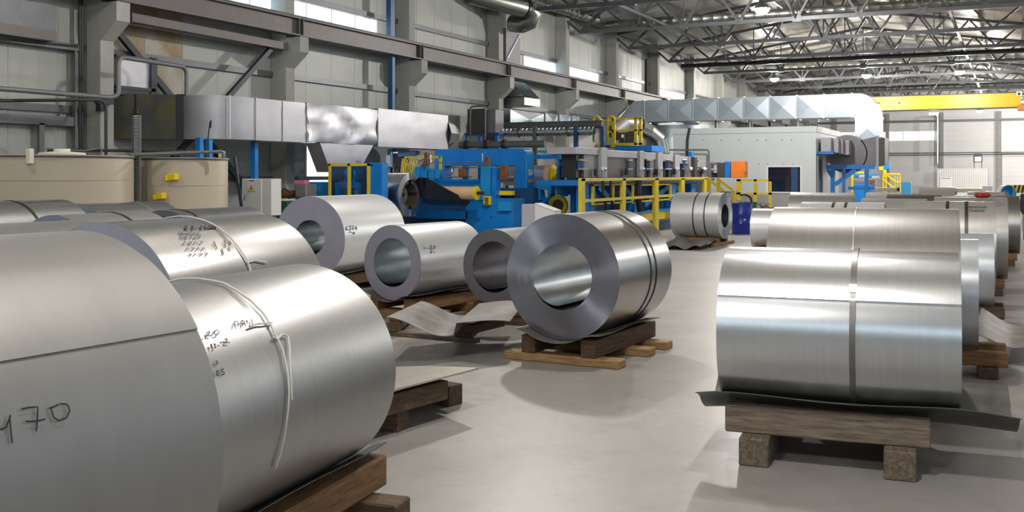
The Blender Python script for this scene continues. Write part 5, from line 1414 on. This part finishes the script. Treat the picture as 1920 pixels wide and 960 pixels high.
c = W(1262, 300, 49.5); MB().lathe((c.x, c.y, 0), (0, 0, 1), [(0, 1.3), (4.0, 1.3), (4.0, .001)], 40).build('cylinder_shell', M['duct_light'], o, smooth=True)
# ---- cross-braced duct
YD2 = 44.2
xd = thing('cross_braced_duct', 'long light-blue galvanised duct with cross-creased panels above the booth', 'duct', (-10.5, YD2, 4.1))
x0 = WY(1207, 200, YD2).x; x1 = WY(1597, 200, YD2).x; zb = WY(1450, 223, YD2).z; ztp = WY(1450, 180.5, YD2).z; dep = 1.0; n = 8
def crease(a, b, c, d, out, m):
    ce = (a + b + c + d) / 4 + out
    m.add([a, b, c, d, ce], [(0, 1, 4), (1, 2, 4), (2, 3, 4), (3, 0, 4)])
for i in range(n):
    a = x0 + (x1 - x0) * i / n + .02; b = x0 + (x1 - x0) * (i + 1) / n - .02
    m = MB(); V = lambda x, y, z: Vector((x, y, z)); y0, y1 = YD2, YD2 + dep
    crease(V(a, y0, zb), V(b, y0, zb), V(b, y0, ztp), V(a, y0, ztp), V(0, -.03, 0), m)
    crease(V(a, y0, zb), V(b, y0, zb), V(b, y1, zb), V(a, y1, zb), V(0, 0, -.04), m)
    crease(V(a, y0, ztp), V(b, y0, ztp), V(b, y1, ztp), V(a, y1, ztp), V(0, 0, .04), m)
    crease(V(a, y1, zb), V(b, y1, zb), V(b, y1, ztp), V(a, y1, ztp), V(0, .04, 0), m)
    m.build('duct_panel', M['duct_light'], xd)
for i in range(n + 1):
    x = x0 + (x1 - x0) * i / n
    MB().box((x - .02, YD2 - .03, zb - .03), (x + .02, YD2 + dep + .03, ztp + .03)).build('flange', M['duct'], xd)
# left tapered end running back to the wall
m = MB(); xe = WY(1150, 217, YD2).x
m.prism([(x0 - .02, YD2, zb), (x0 - .02, YD2, ztp), (x0 - .45, YD2, ztp - .02), (xe + .15, YD2, zb + .05), (xe, YD2, zb)], (0, dep, 0)).build('tapered_end', M['duct_light'], xd)
# elbow to the right, then down
m = MB(); N = 8; xr1 = WY(1650, 222, YD2).x; xl1 = WY(1603, 222, YD2).x; pts = [Vector((x1 + .02, YD2, ztp))]
R1 = xr1 - x1 - .02; R2 = ztp - zb
for i in range(N + 1):
    a = pi / 2 * i / N; pts.append(Vector((x1 + .25 + (R1 - .25 + .02) * sin(a), YD2, zb + R2 * cos(a))))
pts += [Vector((xl1, YD2, zb)), Vector((x1 + .02, YD2, zb))]
m.prism(pts, (0, dep, 0)).build('elbow', M['duct_light'], xd)
for i in (2, 4, 6):
    a = pi / 2 * i / N; q = Vector((x1 + .25 + (R1 - .23) * sin(a), YD2 - .01, zb + R2 * cos(a)))
    MB().beam((xl1 - .02, YD2 - .01, zb + .05), q, .03, .03).build('elbow_rib', M['duct'], xd)
z2 = WY(1625, 262, YD2).z
m = MB(); crease(V(xl1, YD2, z2), V(xr1, YD2, z2), V(xr1, YD2, zb - .03), V(xl1, YD2, zb - .03), V(0, -.03, 0), m); crease(V(xl1, YD2 + dep, z2), V(xr1, YD2 + dep, z2), V(xr1, YD2 + dep, zb - .03), V(xl1, YD2 + dep, zb - .03), V(0, .03, 0), m)
m.add([V(xl1, YD2, z2), V(xl1, YD2 + dep, z2), V(xl1, YD2 + dep, zb - .03), V(xl1, YD2, zb - .03)], [(0, 1, 2, 3)]); m.add([V(xr1, YD2, z2), V(xr1, YD2 + dep, z2), V(xr1, YD2 + dep, zb - .03), V(xr1, YD2, zb - .03)], [(0, 1, 2, 3)])
m.build('drop_panel', M['duct_light'], xd)
MB().box((xl1 - .03, YD2 - .04, zb - .04), (xr1 + .03, YD2 + dep + .04, zb)).build('flange', M['duct'], xd)
# ---- fan at its foot
fn = thing('extract_fan', 'grey extract fan with square mouth on a blue stand, right of the booth', 'fan', (WY(1620, 300, 44).x, 44, 0))
Yf = 43.7
a, b = WY(1606, 290, Yf), WY(1648, 290, Yf); zt_, zb_ = WY(1627, 256, Yf).z, WY(1627, 312, Yf).z
MB().prism([(a.x - .35, Yf, zt_ - .25), (b.x - .1, Yf, zt_), (b.x - .1, Yf, zb_), (a.x - .1, Yf, zb_ + .1), (a.x - .35, Yf, zb_ + .5)], (0, 1.5, 0)).build('fan_mouth', M['mach_grey'], fn)
MB().box((b.x - .1, Yf - .04, zb_), (b.x + .0, Yf + 1.54, zt_ + .03)).build('mouth_flange', M['mach_pale'], fn); MB().box((b.x, Yf, zb_ + .05), (b.x + .22, Yf + 1.4, zt_ - .05)).build('mouth_collar', M['mach_grey_dark'], fn)
pc = WY(1590, 289, Yf + .3)
MB().lathe((pc.x, Yf + .9, pc.z), (0, -1, 0), [(0, .001), (0, .75), (.9, .75), (.92, .75), (.95, .3), (.95, .001)], 32).build('scroll_casing', M['mach_grey'], fn, smooth=True)
for k in range(5):
    MB().lathe((pc.x, Yf + .02 + k * .16, pc.z), (0, -1, 0), [(-.02, .75), (-.02, .79), (.02, .79), (.02, .75)], 32).build('casing_ring', M['mach_pale'], fn, smooth=True)
sdx = [1539, 1558, 1572, 1580, 1592]
for i, (ua, ub) in enumerate(zip(sdx[:-1], sdx[1:])):
    y = 41.6 + i * .42; A = WY(ua, 280, y); B = WY(ub, 280, y)
    MB().box((A.x, y, WY(ua, 284.5 + i * 2, y).z), (B.x, y + .9, WY(ua, 258 + i * 1.5, y).z)).build('side_duct', M['mach_pale'], fn, bevel=.01)
ybox(MB(), 1531, 284, 1562, 289, 41.5, .9).build('duct_shelf', M['blue'], fn)
stn = thing('fan_stand', 'blue steel stand carrying the grey extract fan', 'stand', (WY(1600, 330, 43.5).x, 43.5, 0))
Yt = 43.2
ybox(MB(), 1549, 309, 1640, 317, Yt, .18).build('stand_beam', M['blue'], stn); ybox(MB(), 1570, 306, 1632, 311, Yt + 1.4, .2).build('stand_beam', M['blue'], stn)
for (u, w) in ((1561, 8), (1582, 6), (1625, 8)): ybox(MB(), u - w / 2, 317, u + w / 2, 420, Yt, .18).build('stand_leg', M['blue'], stn)
MB().beam(WY(1605, 318, Yt + .09), WY(1566, 346, Yt + .09), .16, .16).build('stand_brace', M['blue'], stn); MB().beam(WY(1552, 318, Yt + .09), WY(1563, 336, Yt + .09), .12, .12).build('stand_brace', M['blue'], stn)
ybox(MB(), 1590, 350, 1640, 356, Yt + .1, .15).build('stand_rail', M['blue'], stn)

# ---- yellow crane
Yc = 65.0
cr = thing('bridge_crane', 'yellow bridge crane girder spanning the far half of the hall', 'crane', (-7, Yc, 5.6))
zc0, zc1 = WY(1780, 203.5, Yc).z, WY(1780, 178, Yc).z
xe = WY(1914, 190, Yc).x
MB().box((-15.5, Yc, zc0), (xe, Yc + .55, zc1)).build('girder', M['crane'], cr)
MB().box((-15.5, Yc - .06, zc0 - .05), (xe, Yc + .61, zc0)).build('bottom_flange', M['mach_grey_dark'], cr)
MB().box((-15.5, Yc - .05, zc1), (xe, Yc + .6, zc1 + .05)).build('top_flange', M['mach_grey_dark'], cr)
ybox(MB(), 1908, 196, 1924, 206, Yc - .2, 1.2).build('end_carriage', M['orange'], cr)
ybox(MB(), 1906, 172, 1916, 180, Yc - .2, .15).build('sensor_box', M['white'], cr); ybox(MB(), 1908.5, 173.5, 1913, 178.5, Yc - .23, .03).build('sensor_lens', M['black'], cr)
for u in (1648, 1686): MB().lathe(WY(u, 193, Yc - .0), (0, -1, 0), [(0, .05), (.02, .05), (.02, .001)], 10).build('bolt_hole', M['black'], cr)
tl = thing('strip_light', 'long warm strip light under the yellow crane', 'lamp', WY(1750, 212, 66.5)); ybox(MB(), 1742, 209.5, 1759, 211.2, 66.4, .3).build('light_body', M['white'], tl); ybox(MB(), 1742, 211.2, 1759, 214.5, 66.4, .3).build('light_tube', M['tube_lens'], tl)
MB().box((WY(1743, 209, 66.5).x, 66.5, WY(1743, 209, 66.5).z), (WY(1743, 209, 66.5).x + .03, 66.53, 9.2)).build('hanger_rod', M['steel_dark'], tl)

# ---- the far end of the hall
hy = thing('cabin', 'white ribbed cabin with a door at the foot of the far wall', 'cabin', (WY(1775, 330, 92).x, 93, 0))
a = WY(1757, 330, 92); b = WY(1852, 330, 92); zt = WY(1800, 316, 92).z; nr = 22
MB().box((a.x, 92.06, 0), (b.x, 95, zt)).build('cabin_body', M['panel_white'], hy)
for i in range(nr): 
    x = a.x + (b.x - a.x) * i / nr; MB().box((x + .01, 92.0, .0), (x + (b.x - a.x) / nr - .03, 92.06, zt)).build('panel', M['panel_white'], hy)
ybox(MB(), 1762, 332, 1785, 352, 91.96, .05).build('cabin_door', M['white'], hy); ybox(MB(), 1765, 334, 1783, 335, 91.94, .03).build('door_line', M['mach_grey'], hy)
MB().box((b.x, 92.05, 0), (b.x + .04, 95, zt + .03)).build('cabin_side', M['mach_pale'], hy)
sg = thing('display_board', 'small dark-framed screen on two legs above the white cabin roof', 'screen', WY(1833, 316, 93.5))
ybox(MB(), 1825, 288, 1842, 304.5, 93.5, .12).build('frame', M['mach_grey_dark'], sg); ybox(MB(), 1828, 294, 1839.5, 302.5, 93.44, .06).build('screen', mat('screen_glow', (.8, .85, .95), .4, emit=((.8, .88, 1), 1.6)), sg)
for u in (1826, 1840): ybox(MB(), u, 304, u + 1.2, 317, 93.5, .1).build('leg', M['mach_grey_dark'], sg)
fm = thing('far_machine', 'blue and yellow stair platform and machine at the far right of the line', 'machine', (WY(1660, 350, 62).x, 62, 0)); Yx = 62.0
for (u0, v0, u1, v1, mm, dp) in ((1600, 326, 1645, 333, 'blue_light', .4), (1600, 345, 1640, 500, 'blue', .5), (1645, 302, 1668, 318, 'blue_light', .5), (1596, 328, 1600, 372, 'yellow', .1), (1603, 322, 1620, 326, 'yellow', .1), (1600, 337, 1622, 344, 'mach_grey', .4), (1622, 337, 1640, 347, 'rust', .3), (1610, 328, 1622, 334, 'mach_pale', .3), (1634, 330, 1648, 336, 'mach_pale', .3), (1648, 312, 1656, 320, 'yellow', .2)):
    ybox(MB(), u0, v0, u1, v1, Yx + (0 if mm != 'blue_light' else .3), dp).build('machine_part', M[mm], fm, bevel=.03)
for u in (1656, 1662, 1678, 1683, 1688): ybox(MB(), u - 1, 326, u + 1, 500, Yx - .2, .08).build('stair_post', M['yellow'], fm)
for (p, q) in (((1656, 326), (1688, 326)), ((1663, 328), (1680, 341)), ((1656, 336), (1678, 354)), ((1680, 341), (1688, 341)), ((1656, 352), (1664, 352))): MB().beam(WY(p[0], p[1], Yx - .2), WY(q[0], q[1], Yx - .2), .07, .09).build('stair_rail', M['yellow'], fm)
ybox(MB(), 1656, 318, 1662, 500, Yx, .1).build('yellow_post', M['yellow'], fm)
cb = thing('cream_roll', 'cream roll lying on a yellow rack below the yellow stairs', 'roll', WY(1658, 356, 52)); p, q = WY(1636, 355, 52), WY(1682, 355, 52)
MB().cyl((p.x, 52, p.z), (q.x, 52, p.z), .09, 16).build('roll_body', M['cream_white'], cb, smooth=True); MB().cyl((q.x, 52, p.z), (q.x + .12, 52, p.z), .1, 16).build('roll_end', M['steel_dark'], cb)
for u in (1640, 1676): ybox(MB(), u, 358, u + 3, 400, 51.95, .1).build('rack_leg', M['yellow'], cb)
bb = thing('blue_crate', 'bright light-blue crate at the foot of the yellow stairs', 'crate', WY(1698, 358, 72)); bb.location.z = 0; WL[bb.name].z = 0
ybox(MB(), 1688, 342, 1708, 500, 72, .8).build('crate_body', M['sky_blue'], bb, bevel=.03)
lr = thing('long_roll', 'long pale roll lying behind the farthest lilac coil', 'roll', WY(1820, 355, 55)); p, q = WY(1780, 356.5, 55), WY(1848, 356.5, 55)
MB().cyl((p.x, 55, p.z), (q.x, 55, p.z), .11, 16).build('roll_body', M['cream_white'], lr, smooth=True); ybox(MB(), 1842, 349, 1861, 358, 54.8, .4).build('end_block', M['white'], lr)
for u in (1790, 1838): ybox(MB(), u, 359, u + 4, 400, 54.9, .2).build('stand', M['steel_grey'], lr)
dr2 = thing('cable_drum', 'blue-rimmed white drum standing behind the coils at the far right', 'drum', WY(1884, 362, 44)); c = WY(1882, 363, 44); A = Vector((-.75, -.66, 0))
MB().lathe(c, (.55, -.83, 0), [(0, .27), (0, .33), (.3, .33)], 30).build('rim', M['white'], dr2, smooth=True); MB().lathe(c, (.55, -.83, 0), [(.0, .12), (.03, .27), (.3, .27)], 30).build('blue_disc', M['sky_blue'], dr2, smooth=True)
MB().lathe(c, (.55, -.83, 0), [(-.01, .12), (.05, .12), (.05, .001)], 24).build('hub', M['mach_pale'], dr2, smooth=True); ybox(MB(), 1874, 370, 1892, 420, 44.1, .2).build('drum_stand', M['steel_grey'], dr2)
hz = thing('hazard_barrier', 'yellow and black striped barrier at the right edge, far away', 'barrier', WY(1908, 360, 46)); hz.location.z = 0; WL[hz.name].z = 0
ybox(MB(), 1896, 347, 1930, 362, 46, .15).build('board', M['sticker'], hz)
for k in range(4):
    u = 1898 + k * 8; MB().prism([WY(u, 362, 45.98), WY(u + 4, 362, 45.98), WY(u + 8, 347, 45.98), WY(u + 4, 347, 45.98)], (0, .02, 0)).build('black_stripe', M['black'], hz)
ybox(MB(), 1900, 362, 1905, 420, 46, .12).build('leg', M['steel_dark'], hz)
dm = thing('dark_vehicle', 'dark blue machine with a red stripe cut off by the right edge', 'machine', WY(1918, 390, 30)); dm.location.z = 0; WL[dm.name].z = 0
ybox(MB(), 1913, 364, 1960, 398, 30, 1.0).build('body', mat('navy_body', (.015, .02, .06), .4), dm, bevel=.02); ybox(MB(), 1915, 398, 1960, 402, 29.98, 1.0).build('red_stripe', M['red'], dm); ybox(MB(), 1917, 402, 1960, 435, 30, 1.0).build('lower_body', M['mach_pale'], dm)
ybox(MB(), 1919, 435, 1960, 450, 30.2, .6).build('foot', M['black'], dm)
vd = thing('white_downpipe', 'silver vertical pipe on the far wall beside its third post', 'pipe', WY(1758, 300, 99)); p = WY(1757.5, 218, 99); q = WY(1757.5, 307, 99); MB().cyl(p, (p.x, p.y, q.z), .11, 12).build('pipe_run', M['spiral_light'], vd, smooth=True)
MB().cyl(p, (p.x, 99.9, p.z), .1, 10).build('pipe_elbow', M['spiral_light'], vd, smooth=True)
# red bundle on the sixth coil
c = COILS['N']; rb = thing('red_bundle', 'red cloth bundle lying on top of the sixth coil of the right-hand row', 'cloth', (0, 0, 0))
q = W(1842, 375, c['c'].x * 0 + 14.75); zt = c['c'].z + c['R']; rb.location = (q.x, q.y, zt); WL[rb.name] = Vector(rb.location)
rnd = random.Random(2)
for i in range(3):
    m = MB(); cc = Vector((q.x - .05 + i * .05, q.y + rnd.uniform(-.02, .02), zt + .035)); prof = [(-.06, .001), (-.05, .03), (-.02, .042), (.02, .038), (.05, .028), (.06, .001)]
    m.lathe(cc, (1, rnd.uniform(-.4, .4), rnd.uniform(-.1, .2)), prof, 10).build('fold', M['red'], rb, smooth=True)

# ================================================================ loose sheets and empty skids on the floor
c = [WZ(738, 640, .1) * 1, ]
ws = loose_sheet('wavy_sheet', 'wavy grey scrap sheet lying on timbers between the two rows in the middle', [W(724, 590, 9.0), W(956, 597, 9.7), W(985, 560, 10.9), W(790, 560, 10.7)],
                 lambda s, t: .155 * (cos(2 * pi * (s * 1.12 + .0 + .05 * t)) - 1) * .5 * (1.0 if s < .55 else .25) - .02, 'sheet', n=(40, 14))
es = thing('timber_skid', 'low dark timber pallet under the wavy scrap sheet', 'skid', WZ(815, 640, 0), group='timber skids under the coils')
def tb(parent, p, q, w, z0, z1, mt, name='timber'):
    p = Vector(p); q = Vector(q); zz = (z0 + z1) / 2
    return MB().beam((p.x, p.y, zz), (q.x, q.y, zz), w, z1 - z0).build(name, M[mt], parent, bevel=.006)
tb(es, WZ(733, 628, .0), WZ(896, 642, .0), .11, 0, .05, 'wood_grey_x', 'base_board')
tb(es, WZ(735, 622, .05), WZ(790, 578, .05), .14, .05, .15, 'wood_dark_x', 'bearer'); tb(es, WZ(868, 632, .05), WZ(905, 596, .05), .18, .05, .17, 'wood_dark_x', 'bearer')
tb(es, WZ(880, 625, .17), WZ(938, 611, .17), .11, .17, .25, 'wood_dark_x', 'chock_beam'); tb(es, WZ(735, 612, .1), WZ(840, 598, .1), .1, .15, .2, 'wood_dark_x', 'chock_beam')
fs = loose_sheet('flat_sheet', 'flat steel sheet with a pointed corner on an empty skid behind the cord-tied coil', [W(640, 786, 6.4), W(742, 730, 6.7), W(898, 690, 7.45), W(700, 690, 8.6)], lambda s, t: -.0 + .015 * sin(3 * s), 'sheet_pale', th=.012)
e2 = thing('timber_skid', 'empty dark timber skid behind the cord-tied coil', 'skid', WZ(790, 780, 0), group='timber skids under the coils')
tb(e2, WZ(640, 790, .17), WZ(828, 738, .17), .12, .14, .27, 'wood_dark_y', 'chock_beam')
tb(e2, WZ(740, 741, .0), WZ(855, 760, .0), .16, 0, .15, 'wood_dark_x', 'bearer'); tb(e2, WZ(640, 795, .0), WZ(757, 806, .0), .16, 0, .15, 'wood_dark_x', 'bearer')
# crumpled sheets at the right edge and below the coil by the drums
def rsheet(label, c4, amp, fr, mt='sheet'): return loose_sheet('crumpled_sheet', label, c4, lambda s, t: amp * cos(2 * pi * (s * fr + .1 * t)), mt)
rsheet('crumpled grey sheet on the floor at the right edge beside the coil row', [W(1826, 640, 9.5), W(1990, 640, 9.0), W(1990, 618, 10.6), W(1840, 585, 11.0)], .06, 1.0)
rsheet('corrugated sheet on the floor in front of the coil by the blue drum', [W(1225, 463, 23.6), W(1312, 464, 23.2), W(1348, 446, 25.0), W(1236, 446, 25.5)], .045, 2.2)

# ================================================================ small pieces that belong to a part, one level deeper
def base(o): return o.name.split('.')[0]
def nest(kinds, child_names, host):
    for root in [o for o in SC.objects if o.parent is None and base(o) in kinds]:
        hosts = [c for c in root.children if base(c) == host]
        if not hosts: continue
        for n in child_names:
            ch = [c for c in root.children if base(c) == n]
            for i, c in enumerate(ch):
                h = hosts[i] if len(hosts) == len(ch) else hosts[0]
                c.parent = h; c.location = c.location - h.location
nest({'electrical_cabinet'}, ('handle', 'nameplate', 'warning_sign_border', 'warning_sign', 'lightning_mark'), 'door')
nest({'steel_coil'}, ('strap_clip',), 'strap')
nest({'control_booth'}, ('window_pane', 'blue_blind'), 'window_frame')
nest({'mandrel'}, ('hub_bolt', 'hub_bore'), 'hub')
nest({'leveller_stand'}, ('gauge_stem',), 'pressure_gauge')
nest({'uncoiler'}, ('latch',), 'housing')
nest({'strip_press'}, ('vent_slots',), 'gearbox')
nest({'oil_drum'}, ('sticker', 'bung'), 'shell')
nest({'cabin'}, ('door_line',), 'cabin_door')
nest({'bridge_crane'}, ('bolt_hole',), 'girder')
nest({'bridge_crane'}, ('sensor_lens',), 'sensor_box')
nest({'concrete_column'}, ('bearing_plate',), 'corbel')
nest({'maintenance_cage'}, ('dial',), 'instrument')
